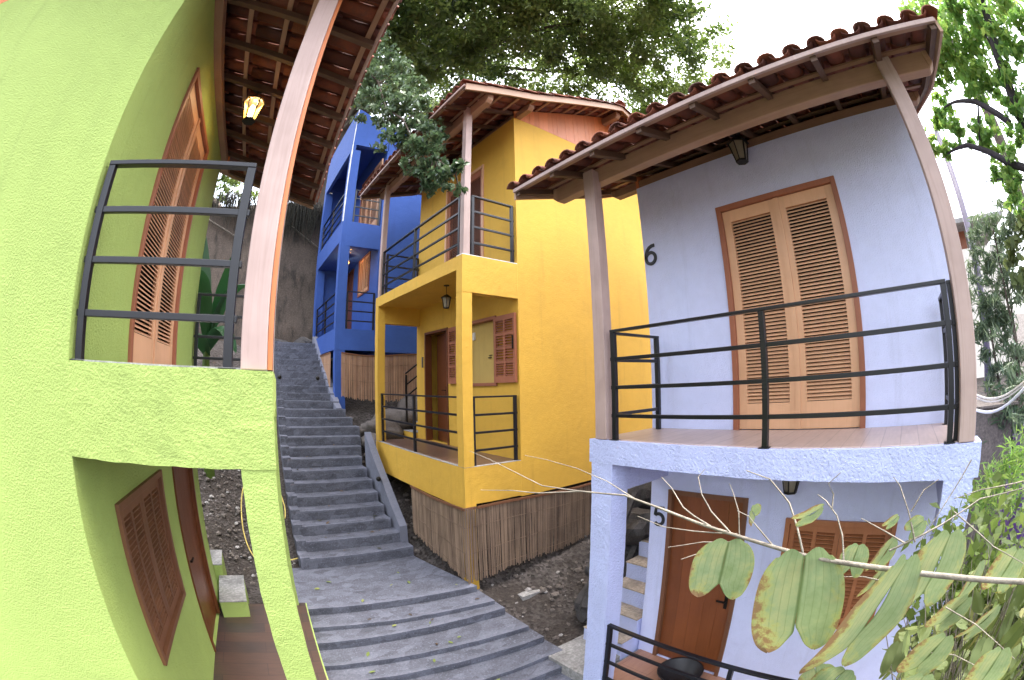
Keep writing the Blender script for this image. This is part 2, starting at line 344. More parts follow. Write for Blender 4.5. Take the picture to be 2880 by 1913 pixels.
def shutter_leaf(mb, d, a, b, z0, z1, bot=.24, top=.12, stile=.085, cols=1, rows=1, pitch=.033):
    mb.box(d, d+.04, a, a+stile, z0, z1); mb.box(d, d+.04, b-stile, b, z0, z1)
    mb.box(d+.001, d+.039, a+stile, b-stile, z1-top, z1); mb.box(d+.001, d+.039, a+stile, b-stile, z0, z0+bot)
    w = (b-a-2*stile); h = (z1-top-z0-bot)
    for c in range(cols):
        ca = a+stile+w*c/cols + (.02 if c else 0); cb = a+stile+w*(c+1)/cols - (.02 if c < cols-1 else 0)
        if c: mb.box(d+.001, d+.039, ca-.04, ca, z0+bot, z1-top)
        for r_ in range(rows):
            ra = z0+bot+h*r_/rows + (.02 if r_ else 0); rb = z0+bot+h*(r_+1)/rows - (.02 if r_ < rows-1 else 0)
            if r_: mb.box(d+.002, d+.038, ca, cb, ra-.04, ra)
            louvre(mb, d, ca, cb, ra, rb, pitch)
def frame_ring(mb, d0, d1, a, b, z0, z1, w, sill=False):
    mb.box(d0, d1, a, a+w, z0, z1); mb.box(d0, d1, b-w, b, z0, z1); mb.box(d0+.001, d1-.001, a+w, b-w, z1-w, z1)
    if sill: mb.box(d0+.001, d1-.001, a+w, b-w, z0, z0+w)
def double_shutter_door(h, df, a, b, z0, z1, mat, framemat):
    fr = MB(); frame_ring(fr, df-.025, df+.13, a, b, z0, z1, .055)
    door = h.part(fr, 'balcony_door', framemat, bevel=.003)
    mid = (a+b)/2
    for p, q in ((a+.057, mid-.003), (mid+.003, b-.057)):
        mb = MB(); shutter_leaf(mb, df+.012, p, q, z0+.012, z1-.06)
        h.part(mb, 'shutter_leaf', mat, door)
    mb = MB(); mb.box(df-.002, df+.012, mid-.028, mid+.026, z0+.012, z1-.061); h.part(mb, 'cover_strip', mat, door)
    mb = MB(); mb.box(df+.16, df+.18, a-.05, b+.05, z0-.05, z1+.05); h.part(mb, 'shade_sheet', ROOMSHADE, door)
    return door
def rail_bay(h, pts, z, posts=(0, -1), parent=None, mid=(), hs=(.97,.72,.47,.22), ov=.035):
    """railing along two local (d,t) points: posts at ends / mid fractions, four rails"""
    (d0,t0),(d1,t1) = pts; L = math.hypot(d1-d0, t1-t0); ux, uy = (d1-d0)/L, (t1-t0)/L
    out = MB(); 
    body = []
    e = empty('railing', (0,0,0), None, None); e.parent = h.root
    fr = [f for f, k in ((0., 0), (1., -1)) if k in posts] + list(mid)
    for f in fr:
        x, y = d0+(d1-d0)*f, t0+(t1-t0)*f
        mb = MB(); mb.box(x-.022, x+.022, y-.022, y+.022, z+.004, z+hs[0]-.012); mb.box(x-.045,x+.045,y-.045,y+.045,z+.001,z+.006); h.part(mb, 'post', IRON, e, bevel=.004)
    for k, q in enumerate(hs):
        w = .05 if k == 0 else .04
        mb = MB(); o = ov if k else .022
        mb.bar((d0-ux*o, t0-uy*o, z+q), (d1+ux*o, t1+uy*o, z+q), w if k == 0 else .03, .025 if k == 0 else .032)
        h.part(mb, 'rail', IRON, e, bevel=.003)
    return e
def zr(d, ridge=3.5):      # underside of the rafters, relative to the upper floor
    f = lambda q: 2.57 + .29*q if q < 1 else 2.86 + .40*(q-1)
    return f(d) if d <= ridge else f(ridge) - .40*(d-ridge)
def tiles(h, t0, t1, zU, d_eave=-.40, d_ridge=3.5, d_back=6.9, pitch=.205):
    mb = MB(); ncol = int((t1-t0)/pitch); pitch = (t1-t0)/ncol
    def course(path, tc, r0, r1, up, lift, seg=6):
        for (da, db) in path:
            za, zb = zU + zr(da) + .085 + lift, zU + zr(db) + .085 + lift
            jt = random.uniform(-.006,.006); jz = random.uniform(0,.006)
            vs = []
            for d, z, r_, dz in ((da, za, r0, .02), (db, zb, r1, 0)):
                for k in range(seg+1):
                    an = math.pi*k/seg
                    vs.append((d, tc+jt+r_*math.cos(an), z+dz+jz+(r_*.8*math.sin(an) if up else r_*.6*(1-math.sin(an)))))
            mb.add(vs, [(k, k+1, seg+2+k, seg+1+k) for k in range(seg)])
    front, n = [], 11
    ds = np.linspace(d_eave, d_ridge, n+1); front = [(ds[i], ds[i+1]+.05) for i in range(n)]
    db = np.linspace(d_back, d_ridge, 10); back = [(db[i], db[i+1]-.05) for i in range(9)]
    for i in range(ncol+1):
        tc = t0 + pitch*i
        for path in (front, back):
            if i < ncol: course(path, tc+pitch/2, .082, .07, False, 0)
            course([(a + (-.02 if a == path[0][0] and path is front else 0), b) for a, b in path], tc, .073, .062, True, .012)
    # ridge tiles
    zt = zU + zr(d_ridge) + .15
    k = 0; t = t0-.05
    while t < t1:
        vs = []
        for tt, r_ in ((t, .13), (t+.42, .11)):
            for q in range(9): an = math.pi*q/8; vs.append((d_ridge + r_*math.cos(an), tt, zt + r_*math.sin(an)*.8))
        mb.add(vs, [(q, q+1, 10+q, 9+q) for q in range(8)]); t += .38
    return mb
def roof(h, over=.55, over0=None):
    zU = h.zU; t0, t1 = h.t0-(over0 or over), h.t1+over
    r_ = h.part(tiles(h, t0, t1, zU), 'roof', TILE, smooth=True, normals=False)
    m = r_.modifiers.new('thick', 'SOLIDIFY'); m.thickness = .011; m.offset = 0
    def strip(da, db, ta, tb, lo, hi, name, mat, **k):
        mb = MB(); pts = [da] + [q for q in (1.0, 3.5) if da < q < db] + [db]
        for a, b in zip(pts, pts[1:]):
            mb.hexa([(a,ta,zU+zr(a)+lo),(b,ta,zU+zr(b)+lo),(b,tb,zU+zr(b)+lo),(a,tb,zU+zr(a)+lo),(a,ta,zU+zr(a)+hi),(b,ta,zU+zr(b)+hi),(b,tb,zU+zr(b)+hi),(a,tb,zU+zr(a)+hi)])
        h.part(mb, name, mat, r_, weld=True, **k)
    n = 8
    for i in range(n+1):
        t = t0 + .04 + (t1-t0-.08)*i/n
        strip(-.36, 6.8, t-.027, t+.027, 0, .062, 'rafter', POSTY)
    d = -.30
    while d < 6.6:
        mb = MB(); z = zU + zr(d); mb.box(d-.022, d+.022, t0, t1, z+.063, z+.081); h.part(mb, 'batten', BEAMW, r_); d += .36
    mb = MB(); z = zU + zr(-.37); mb.box(-.39, -.363, t0-.01, t1+.01, z+.045, z+.085); h.part(mb, 'eave_board', POST, r_, bevel=.004)
    for t in (t0-.015, t1+.015): strip(-.36, 6.8, t-.014, t+.014, -.03, .095, 'bargeboard', BEAMLIT)
    def beam(d0, d1, z0, z1, ta, tb):
        mb = MB(); mb.box(d0, d1, ta+.06, tb-.06, z0, z1)
        for q, e in ((ta, ta+.06), (tb, tb-.06)):   # chamfered beam ends
            mb.hexa([(d0,min(q,e),z0+(.05 if q<e else 0)),(d1,min(q,e),z0+(.05 if q<e else 0)),(d1,max(q,e),z0+(.05 if q>e else 0)),(d0,max(q,e),z0+(.05 if q>e else 0)),(d0,min(q,e),z1),(d1,min(q,e),z1),(d1,max(q,e),z1),(d0,max(q,e),z1)])
        h.part(mb, 'beam', BEAMLIT if d0 < 1 else BEAMW, r_, bevel=.008)
    beam(.10, .21, zU+2.475, zU+zr(.1)+.045, t0+.08, t1-.08)
    beam(1.02, 1.13, zU+2.765, zU+zr(1.02)-.002, t0+.16, t1-.16)
    beam(3.44, 3.56, zU+zr(3.5)-.17, zU+zr(3.5)-.012, t0+.1, t1-.1)
    beam(5.85, 5.96, zU+zr(5.9)-.16, zU+zr(5.96)-.002, t0+.16, t1-.16)
    return r_
def gable(h):
    zt = h.zU+2.76
    for t, s_ in ((h.t0, 1), (h.t1, -1)):
        mb = MB(); d = 1.0
        while d < 5.98:
            e = min(d+.115, 6.0); za, zb = h.zU+zr(d)+.06, h.zU+zr(e-.003)+.06
            j = random.uniform(0,.004)*s_
            mb.hexa([(d,t-.004*s_+j,zt+.002),(e-.003,t-.004*s_+j,zt+.002),(e-.003,t+.03*s_,zt+.002),(d,t+.03*s_,zt+.002),
                     (d,t-.004*s_+j,za),(e-.003,t-.004*s_+j,zb),(e-.003,t+.03*s_,zb),(d,t+.03*s_,za)]); d = e
        h.part(mb, 'gable_panel', GABLE)
def shell(h, mat, holes, df=1.0, back=6.0, zbase=None, top=None, rough=None):
    zb = h.base if zbase is None else zbase; zt = top if top is not None else h.zU+2.76
    mb = MB()
    wall_grid(mb, 'd', df, df+.14, h.t0+.14, h.t1-.14, zb, zt, holes)
    wall_grid(mb, 't', h.t0, h.t0+.14, df, back-.14, zb, zt, [])
    wall_grid(mb, 't', h.t1-.14, h.t1, df, back-.14, zb, zt, [])
    wall_grid(mb, 'd', back-.14, back, h.t0, h.t1, zb, zt, [])
    o = h.part(mb, 'wall', mat, weld=True); return o
def number(txt, h, d, t, z, size, mat):
    """a metal numeral cut as one flat stroke with a thin raised rim"""
    pts = []
    if txt == '6':
        pts = [(.30,.98),(.12,.97),(-.06,.90),(-.20,.76),(-.29,.56),(-.31,.34)]
        pts += [(.31*math.cos(a), .31+.31*math.sin(a)) for a in [math.pi + 2*math.pi*i/20 for i in range(1, 21)]]
    else:
        pts = [(.30,.97),(-.20,.97),(-.25,.56)]
        pts += [(.30*math.cos(a)-.01, .32+.31*math.sin(a)) for a in [2.25 - 4.7*i/18 for i in range(19)]]
    mb = MB(); w = .085
    for off_, dd in ((w, .0), (w*.62, -.006)):
        L = [Vector((x, y_, 0)) for x, y_ in pts]; ring = []
        for i, p in enumerate(L):
            tg = (L[min(i+1,len(L)-1)] - L[max(i-1,0)]).normalized(); nrm = Vector((-tg.y, tg.x, 0))
            for s_ in (-1, 1):
                q = p + nrm*off_*s_
                ring.append((d-.012+dd, t - q.x*size, z + (q.y-.5)*size)); ring.append((d+.002, t - q.x*size, z + (q.y-.5)*size))
        n = len(L); fs = []
        for i in range(n-1):
            a = i*4; fs += [(a,a+4,a+6,a+2),(a,a+1,a+5,a+4),(a+2,a+6,a+7,a+3)]
        fs += [(0,2,3,1), ((n-1)*4,(n-1)*4+1,(n-1)*4+3,(n-1)*4+2)]
        mb.add(ring, fs)
    return h.part(mb, 'house_number', mat)
def door_solid(h, df, a, b, z0, z1, mat, ajar=0, handle_right=True):
    fr = MB(); frame_ring(fr, df-.02, df+.13, a, b, z0, z1, .05); door = h.part(fr, 'door', DOORD if mat is DOORD else SHUTD, bevel=.003)
    mb = MB()
    if ajar:
        w = b-a-.11; c, s_ = math.cos(ajar), math.sin(ajar); q = lambda n, u: (df+.05 + s_*u + c*n, a+.055 + c*u - s_*n)
        p = [q(0,0), q(0,w), q(.04,w), q(.04,0)]
        mb.hexa([(x,y,z0+.01) for x,y in p] + [(x,y,z1-.055) for x,y in p])
    else:
        n = 5
        for k in range(n):
            u0, u1 = a+.053+(b-a-.106)*k/n, a+.053+(b-a-.106)*(k+1)/n
            mb.box(df+.03, df+.07, u0+.001, u1-.001, z0+.012, z1-.055)
        mb.box(df+.04, df+.06, a+.053, b-.053, z0+.013, z1-.056)
    h.part(mb, 'door_leaf', mat, door)
    mb = MB(); t = (a+.12 if handle_right else b-.12); mb.box(df+.018, df+.03, t-.02, t+.02, z0+.95, z0+1.12); mb.bar((df-.02, t, z0+1.05), (df-.02, t+(.10 if handle_right else -.10), z0+1.05), .018, .018); mb.bar((df+.02, t, z0+1.05), (df-.025, t, z0+1.05), .018, .018)
    h.part(mb, 'handle', STEEL, door)
    mb = MB(); mb.box(df+.5, df+.52, a-.05, b+.05, z0-.05, z1+.05); h.part(mb, 'shade_sheet', ROOMSHADE, door)
    return door
def window_shut(h, df, a, b, z0, z1, mat, cols=2, rows=1):
    fr = MB(); frame_ring(fr, df-.03, df+.12, a, b, z0, z1, .05, True); w = h.part(fr, 'window', mat, bevel=.003)
    mid = (a+b)/2
    for p, q in ((a+.053, mid-.002), (mid+.002, b-.053)):
        mb = MB(); shutter_leaf(mb, df+.005, p, q, z0+.053, z1-.053, .07, .07, .05, cols, rows, .04); h.part(mb, 'shutter_leaf', mat, w)
    mb = MB(); mb.box(df+.11, df+.118, a+.055, b-.055, z0+.055, z1-.055); h.part(mb, 'shade_sheet', ROOMSHADE, w)
    return w
def lantern(loc, label, lit=False, drop=.0, group='lanterns on the house porches', k=1.0):
    e = empty('lantern', loc, label, 'lantern', group)
    mb = MB()
    mb.lathe([(.0,.0),(.05,.0),(.05,-.015),(.0,-.015)], (0,0,0), 12)
    z = -.015
    mb.tube([(0,0,-.01),(0,0,-.05-drop)], .006, 6); z = -.05-drop
    mb.lathe([(.0,z+.03),(.03,z+.02),(.10,z-.03),(.105,z-.04),(.09,z-.04)], (0,0,0), 6)
    zt, zb = z-.04, z-.21
    for q in range(6):
        an = math.pi*2*q/6; mb.bar((.085*math.cos(an), .085*math.sin(an), zt), (.05*math.cos(an), .05*math.sin(an), zb), .009, .009)
    mb.lathe([(.056,zb+.008),(.056,zb-.008),(.0,zb-.008)], (0,0,0), 6)
    f = mb.build('frame', STEEL, e)
    g = MB(); g.lathe([(.078,zt),(.046,zb+.008)], (0,0,0), 6); g.build('glass', LGLASS if lit else DGLASS, e)
    bl = MB(); bl.lathe([(.0,zt-.02),(.018,zt-.03),(.02,zt-.08),(.028,zt-.12),(.018,zb+.03),(.0,zb+.025)], (0,0,0), 10); bl.build('bulb', BULB if lit else WHITEP, e, smooth=True)
    e.scale = (k,k,k)
    return e

# ================================================================== GREEN HOUSE (left)
g = House('green_house', 'lime green stucco house with brown louvred doors, nearest on the left of the stairway', -.02, -1, -5.0, 1.93, 5.40, .06, -2.84, -3.6)
zU, zL = g.zU, g.zL
shell(g, GREEN, [(2.88,4.34,zU,zU+2.36),(2.44,3.60,-1.86,-.72),(4.06,5.02,zL,-.74)], 1.10)
gable(g); roof(g)
mb = MB(); mb.gbox(0, 1.115, 1.927, 2.15, -.37, zU, .035); mb.gbox(0, .16, 2.15, 5.4, -.16, zU, .06); mb.gbox(.16, 1.1, 2.15, 5.2, -.14, zU-.01, .2); mb.gbox(0, 1.1, 5.2, 5.4, -.37, zU, .06)
slab = g.part(mb, 'balcony_slab', GREEN, rough=.006, weld=True, smooth=False)
mb = MB(); mb.box(.03, 1.09, 1.955, 5.38, zU-.002, zU+.008); g.part(mb, 'floor_finish', CONCP, slab)
for t in (1.932, 5.22):
    mb = MB(); mb.gbox(.005, .165, t, t+.165, zL, -.365, .035); g.part(mb, 'column', GREEN, rough=.005, weld=True)
for t in (1.945, 5.24):
    mb = MB(); mb.box(.03, .155, t, t+.12, zU, zU+2.60); g.part(mb, 'wooden_post', POST, bevel=.006)
mb = MB(); mb.box(.005,.028,1.99,2.06,zU+.005,zU+2.5); g.part(mb, 'timber_strip', GABLE)
rail_bay(g, ((.22, 1.985), (1.055, 1.985)), zU)
rail_bay(g, ((.06, 2.12), (.06, 5.15)), zU, mid=(.5,))
rail_bay(g, ((.22, 5.30), (1.055, 5.30)), zU)
double_shutter_door(g, 1.10, 2.88, 4.34, zU, zU+2.36, DOORW, SHUTY)
window_shut(g, 1.10, 2.44, 3.60, -1.86, -.72, SHUTD)
d_ = door_solid(g, 1.10, 4.06, 5.02, zL+.02, -.74, DOORD)
mb = MB(); mb.gbox(-.10, 1.10, 1.95, 5.30, zL-.28, zL-.012, .2); pf = g.part(mb, 'porch_slab', GREEN, weld=True)
mb = MB(); mb.box(-.085, 1.10, 1.98, 5.29, zL-.014, zL); g.part(mb, 'floor_finish', FLOORG, pf)
p = g.world(.60, 3.72, zU+2.80)
lantern(p, 'lit amber lantern glowing under the dark tiled roof of the green house', True, .06, k=1.3)
# green painted block steps at the end of the porch
e = empty('block_step', (-.45, 5.3, -3.0), 'pair of green sided cement block steps at the end of the green house porch', 'steps')
for q, (x0, x1, y0, y1, z0, z1) in enumerate(((-.62,-.26,4.98,5.78,-3.0,-2.62),(-.82,-.55,5.78,6.35,-3.0,-2.45))):
    mb = MB(); mb.gbox(x0, x1, y0, y1, z0, z1, .08); mb.build('step', GREEN, e, off(e), rough=.006, weld=True)
    mb = MB(); mb.gbox(x0-.004, x1+.004, y0-.004, y1, z1, z1+.012, .08); mb.build('tread', CONCP, e, off(e), rough=.004, weld=True)

# ================================================================== YELLOW HOUSE
y = House('yellow_house', 'yellow two storey house with red tiled roof and corner balcony, right of the stairway', 3.0, 1, 1.2, 5.0, 8.55, 1.84, -1.12, -1.68)
zU, zL = y.zU, y.zL
shell(y, YELLOW, [(5.91,7.29,zU,4.02),(5.56,6.50,0.0,1.12),(7.15,8.14,zL,1.12)], .98)
gable(y); roof(y)
mb = MB(); mb.gbox(0, .98, 5.0, 5.16, 1.30, zU, .05); mb.gbox(0, .14, 5.16, 8.55, 1.64, zU, .08); mb.gbox(.14, .98, 5.16, 8.40, 1.66, zU-.006, .3); mb.gbox(0, .98, 8.40, 8.55, 1.30, zU, .08)
slab = y.part(mb, 'balcony_slab', YELLOW, rough=.004, weld=True)
mb = MB(); mb.box(.0, .16, 5.0, 5.165, zU+.0005, zU+.012); mb.box(.16,.98,5.0,5.05,zU+.0005,zU+.010); y.part(mb, 'bare_edge', WHITECOAT, slab)
mb = MB(); mb.box(.03, .975, 5.05, 8.53, zU-.002, zU+.007); y.part(mb, 'floor_finish', CONCP, slab)
mb = MB(); mb.gbox(0, .98, 5.0, 5.16, -1.66, zL, .06); mb.gbox(0, .14, 5.16, 8.55, -1.72, zL, .08); mb.gbox(.14, .98, 5.16, 8.40, -1.45, zL-.006, .3); mb.gbox(0, .98, 8.40, 8.55, -1.6, zL, .08)
mb.gbox(-.004, .17, 4.996, 5.17, -1.80, -1.66, .05)
slab = y.part(mb, 'porch_slab', YELLOW, rough=.004, weld=True)
mb = MB(); mb.box(.0, .06, 5.0, 8.55, zL+.0005, zL+.007); mb.box(.06,.98,5.0,5.06,zL+.0005,zL+.007); y.part(mb, 'bare_edge', CONCP, slab)
mb = MB(); mb.box(.06, .975, 5.06, 8.54, zL-.002, zL+.006); y.part(mb, 'floor_finish', FLOORB, slab)
for t in (5.0, 8.38):
    mb = MB(); mb.gbox(.003, .165, t+.003, t+.167, zL, 1.64 if t > 6 else 1.30, .05); y.part(mb, 'column', YELLOW, rough=.004, weld=True)
mb = MB(); mb.gbox(.02, .18, 5.02, 5.18, -3.3, -1.79, .06); y.part(mb, 'foundation_pillar', YELLOW, rough=.006, weld=True)
mb = MB(); mb.gbox(.02, .18, 8.36, 8.52, -2.6, -1.7, .06); y.part(mb, 'foundation_pillar', YELLOW, rough=.006, weld=True)
for t in (5.02, 8.42):
    mb = MB(); mb.box(.03, .14, t, t+.11, zU+.012, zU+2.62); y.part(mb, 'wooden_post', POST, bevel=.006)
rail_bay(y, ((.07, 5.20), (.07, 8.34)), zU, mid=(.5,))
rail_bay(y, ((.20, 5.06), (.93, 5.06)), zU)
rail_bay(y, ((.20, 8.48), (.93, 8.48)), zU)
rail_bay(y, ((.07, 5.22), (.07, 8.30)), zL, posts=(-1,), mid=(.49,))
rail_bay(y, ((.20, 5.06), (.93, 5.06)), zL)
double_shutter_door(y, .98, 5.91, 7.29, zU, 4.02, SHUTY, DOORW)
door_solid(y, .98, 7.15, 8.14, zL, 1.12, DOORD, ajar=.22)
fr = MB(); frame_ring(fr, .95, 1.10, 5.56, 6.50, 0, 1.12, .055, True); w = y.part(fr, 'window', SHUTY, bevel=.003)
mb = MB(); mb.box(1.06, 1.08, 5.615, 6.445, .055, 1.065); y.part(mb, 'inner_panel', PANEL, w)
mb = MB(); mb.box(1.03, 1.058, 6.30, 6.36, .80, .93); y.part(mb, 'wall_socket', WHITEP, w)
mb = MB(); mb.box(1.04, 1.058, 5.82, 5.90, .46, .475); mb.box(1.04, 1.058, 5.80, 5.88, .50, .512); y.part(mb, 'latch', STEEL, w)
for a, b in ((5.03, 5.57), (6.50, 7.06)):
    mb = MB(); shutter_leaf(mb, .925, a, b, .05, 1.09, .10, .08, .05, 2, 4, .036); y.part(mb, 'shutter_leaf', SHUTY, w)
    mb = MB(); mb.box(.905, .924, a+.03, a+.05, .55, .75); y.part(mb, 'hinge', STEEL, w)
mb = MB(); mb.box(.955,.978, 8.22, 8.26, .40, .62); y.part(mb, 'electric_box', IRONG)
lantern(y.world(.38, 6.13, 1.66), 'dark unlit lantern hanging under the balcony of the yellow house', False, .14, k=.95)

# ================================================================== WHITE HOUSE
w_ = House('lavender_house', 'pale lavender house number 6 with large louvred balcony door, on the right', 2.9, 1, 0, -.60, 2.75, -.51, -3.42, -3.7)
zU, zL = w_.zU, w_.zL
shell(w_, LAV, [(.39,1.75,zU,1.70),(1.55,2.51,zL,-1.17),(-.04,1.12,-2.45,-1.33)], 1.0)
gable(w_); roof(w_, .58, .44)
mb = MB(); mb.gbox(0, .22, -.62, 2.76, -.725, zU, .035); mb.gbox(.22, 1.0, 2.53, 2.75, -1.02, zU, .05); mb.gbox(.22, 1.0, -.60, -.38, -1.02, zU, .05); mb.gbox(.22, 1.0, -.38, 2.53, -.70, zU-.004, .2)
slab = w_.part(mb, 'balcony_slab', LAVR, rough=.006, weld=True)
mb = MB(); mb.box(.05, .995, -.58, 2.73, zU-.002, zU+.006); w_.part(mb, 'floor_finish', FLOORW, slab)
for t in (2.49, -.585):
    mb = MB(); mb.gbox(.003, .235, t, t+.245, zL-.9, -.72, .04); w_.part(mb, 'column', LAVR, rough=.005, weld=True)
for t in (2.56, -.56):
    mb = MB(); mb.box(.005, .12, t, t+.13, zU+.004, zU+2.60); w_.part(mb, 'wooden_post', POST, bevel=.006)
rail_bay(w_, ((.055, 2.49), (.055, -.36)), zU, mid=(.5,))
rail_bay(w_, ((.12, 2.60), (.90, 2.60)), zU)
rail_bay(w_, ((.12, -.42), (.90, -.42)), zU)
rail_bay(w_, ((.055, 2.46), (.055, -.34)), zL, mid=(.5,))
double_shutter_door(w_, 1.0, .39, 1.75, zU, 1.70, DOORW, SHUTY)
door_solid(w_, 1.0, 1.55, 2.51, zL, -1.17, wood('red brown door wood', (.23,.07,.022), (.13,.035,.011), 'z', .7, .35))
window_shut(w_, 1.0, -.04, 1.12, -2.45, -1.33, wood('window wood', (.40,.15,.06), (.24,.08,.03), 'z', 1, .45), 2, 2)
NUM = plain('dark cast metal', (.035,.035,.04), .45, .3); number('6', w_, .998, 2.655, 1.395, .21, NUM); number('5', w_, .998, 2.625, -1.50, .21, NUM)
mb = MB(); mb.gbox(.0, 1.0, -.6, 2.75, zL-.9, zL-.014, .3); pf = w_.part(mb, 'porch_slab', CONCP, weld=True)
mb = MB(); mb.box(.02, 1.0, -.58, 2.72, zL-.016, zL); w_.part(mb, 'floor_finish', floor_mat('terracotta porch tile', (.42,.22,.14), (.32,.17,.11), .4, .4), pf)
lantern(Vector((3.72, 1.27, 2.36)), 'dark unlit lantern under the tiled roof above the lavender house balcony door', False, .02, k=1.2)
lantern(Vector((3.72, 1.06, -.72)), 'dark unlit lantern under the lavender house balcony between its ground floor door and window', False, .0, k=1.2)

# ================================================================== BLUE HOUSE
b_ = House('blue_house', 'bright blue house with black railings behind the yellow house at the top of the stairway', 2.4, 1, 0, 10.6, 14.1, 4.28, 1.43, .88)
zU, zL = b_.zU, b_.zL
shell(b_, BLUE, [(11.5,12.9,zU,6.6),(11.3,12.4,2.62,3.78),(13.05,13.9,zL,3.7)], 1.08, top=7.45)
mb = MB()
mb.gbox(0, .10, 10.6, 14.1, 6.50, 7.95, .3); 
for t0, t1 in ((10.6,10.74),(13.96,14.1)):
    mb.hexa([(.10,t0,6.68),(1.10,t0,6.68),(1.10,t1,6.68),(.10,t1,6.68),(.10,t0,7.95),(1.10,t0,7.48),(1.10,t1,7.48),(.10,t1,7.95)])
mb.hexa([(.10,10.74,7.2),(1.07,10.74,7.2),(1.07,13.96,7.2),(.10,13.96,7.2),(.10,10.74,7.3),(1.07,10.74,7.3),(1.07,13.96,7.3),(.10,13.96,7.3)])
b_.part(mb, 'parapet', BLUE)
mb = MB(); mb.gbox(0, .14, 10.6, 14.1, 3.72, zU, .3); mb.gbox(.14, 1.08, 10.6, 10.74, 3.60, zU, .3); mb.gbox(.14, 1.08, 13.96, 14.1, 3.6, zU, .3); mb.gbox(.14,1.08,10.74,13.96,3.76,zU-.01,.4); b_.part(mb, 'balcony_slab', BLUE, rough=.003, weld=True)
mb = MB(); mb.gbox(0, .14, 10.6, 14.1, .90, zL, .3); mb.gbox(.14, 1.08, 10.6, 10.74, .90, zL, .3); mb.gbox(.14, 1.08, 13.96, 14.1, .9, zL, .3); mb.gbox(.14,1.08,10.74,13.96,1.1,zL-.01,.4); b_.part(mb, 'porch_slab', BLUE, rough=.003, weld=True)
for t in (10.6, 13.8):
    for z0, z1 in ((zU, 6.50), (zL, 3.72)):
        mb = MB(); mb.gbox(.004, .26, t+.004, t+(.22 if t < 12 else .29), z0, z1, .2); b_.part(mb, 'column', BLUE, rough=.003, weld=True)
mb = MB(); mb.gbox(.01, .27, 10.61, 10.84, -1.1, .90, .1); b_.part(mb, 'foundation_pillar', BLUE, rough=.004, weld=True)
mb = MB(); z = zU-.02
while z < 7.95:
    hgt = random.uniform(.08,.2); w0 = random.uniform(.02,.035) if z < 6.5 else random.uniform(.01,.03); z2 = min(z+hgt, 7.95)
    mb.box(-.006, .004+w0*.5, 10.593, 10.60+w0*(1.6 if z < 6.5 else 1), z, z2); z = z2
b_.part(mb, 'white_corner', WHITECOAT)  # irregular white strip up the near corner
mb = MB(); mb.box(.27, 1.08, 13.97, 14.09, zU, 6.67); mb.box(.27, 1.08, 13.97, 14.09, zL, 3.62); b_.part(mb, 'end_wall', BLUE)
for zz in (zU, zL):
    rail_bay(b_, ((.30, 10.66), (1.03, 10.66)), zz); rail_bay(b_, ((.07, 10.90), (.07, 13.75)), zz, mid=(.5,))
double_shutter_door(b_, 1.08, 11.5, 12.9, zU, 6.6, DOORW, SHUTY)
mb = MB(); shutter_leaf(mb, 1.0, 10.78, 11.46, zU+.05, 6.5); b_.part(mb, 'open_shutter', DOORW)
door_solid(b_, 1.08, 13.05, 13.9, zL, 3.7, DOORD)
fr = MB(); frame_ring(fr, 1.05, 1.20, 11.3, 12.4, 2.62, 3.78, .05, True); w = b_.part(fr, 'window', SHUTY)
for a, b in ((11.32,11.85),(11.86,12.38)):
    mb = MB(); shutter_leaf(mb, 1.07, a+.03, b-.03, 2.68, 3.72, .08, .08, .06, 2, 1, .04); b_.part(mb, 'shutter_leaf', DOORW, w)
lantern(Vector((2.95, 12.0, 3.74)), 'lit lantern under the blue house balcony lighting its shutters', True, .05)

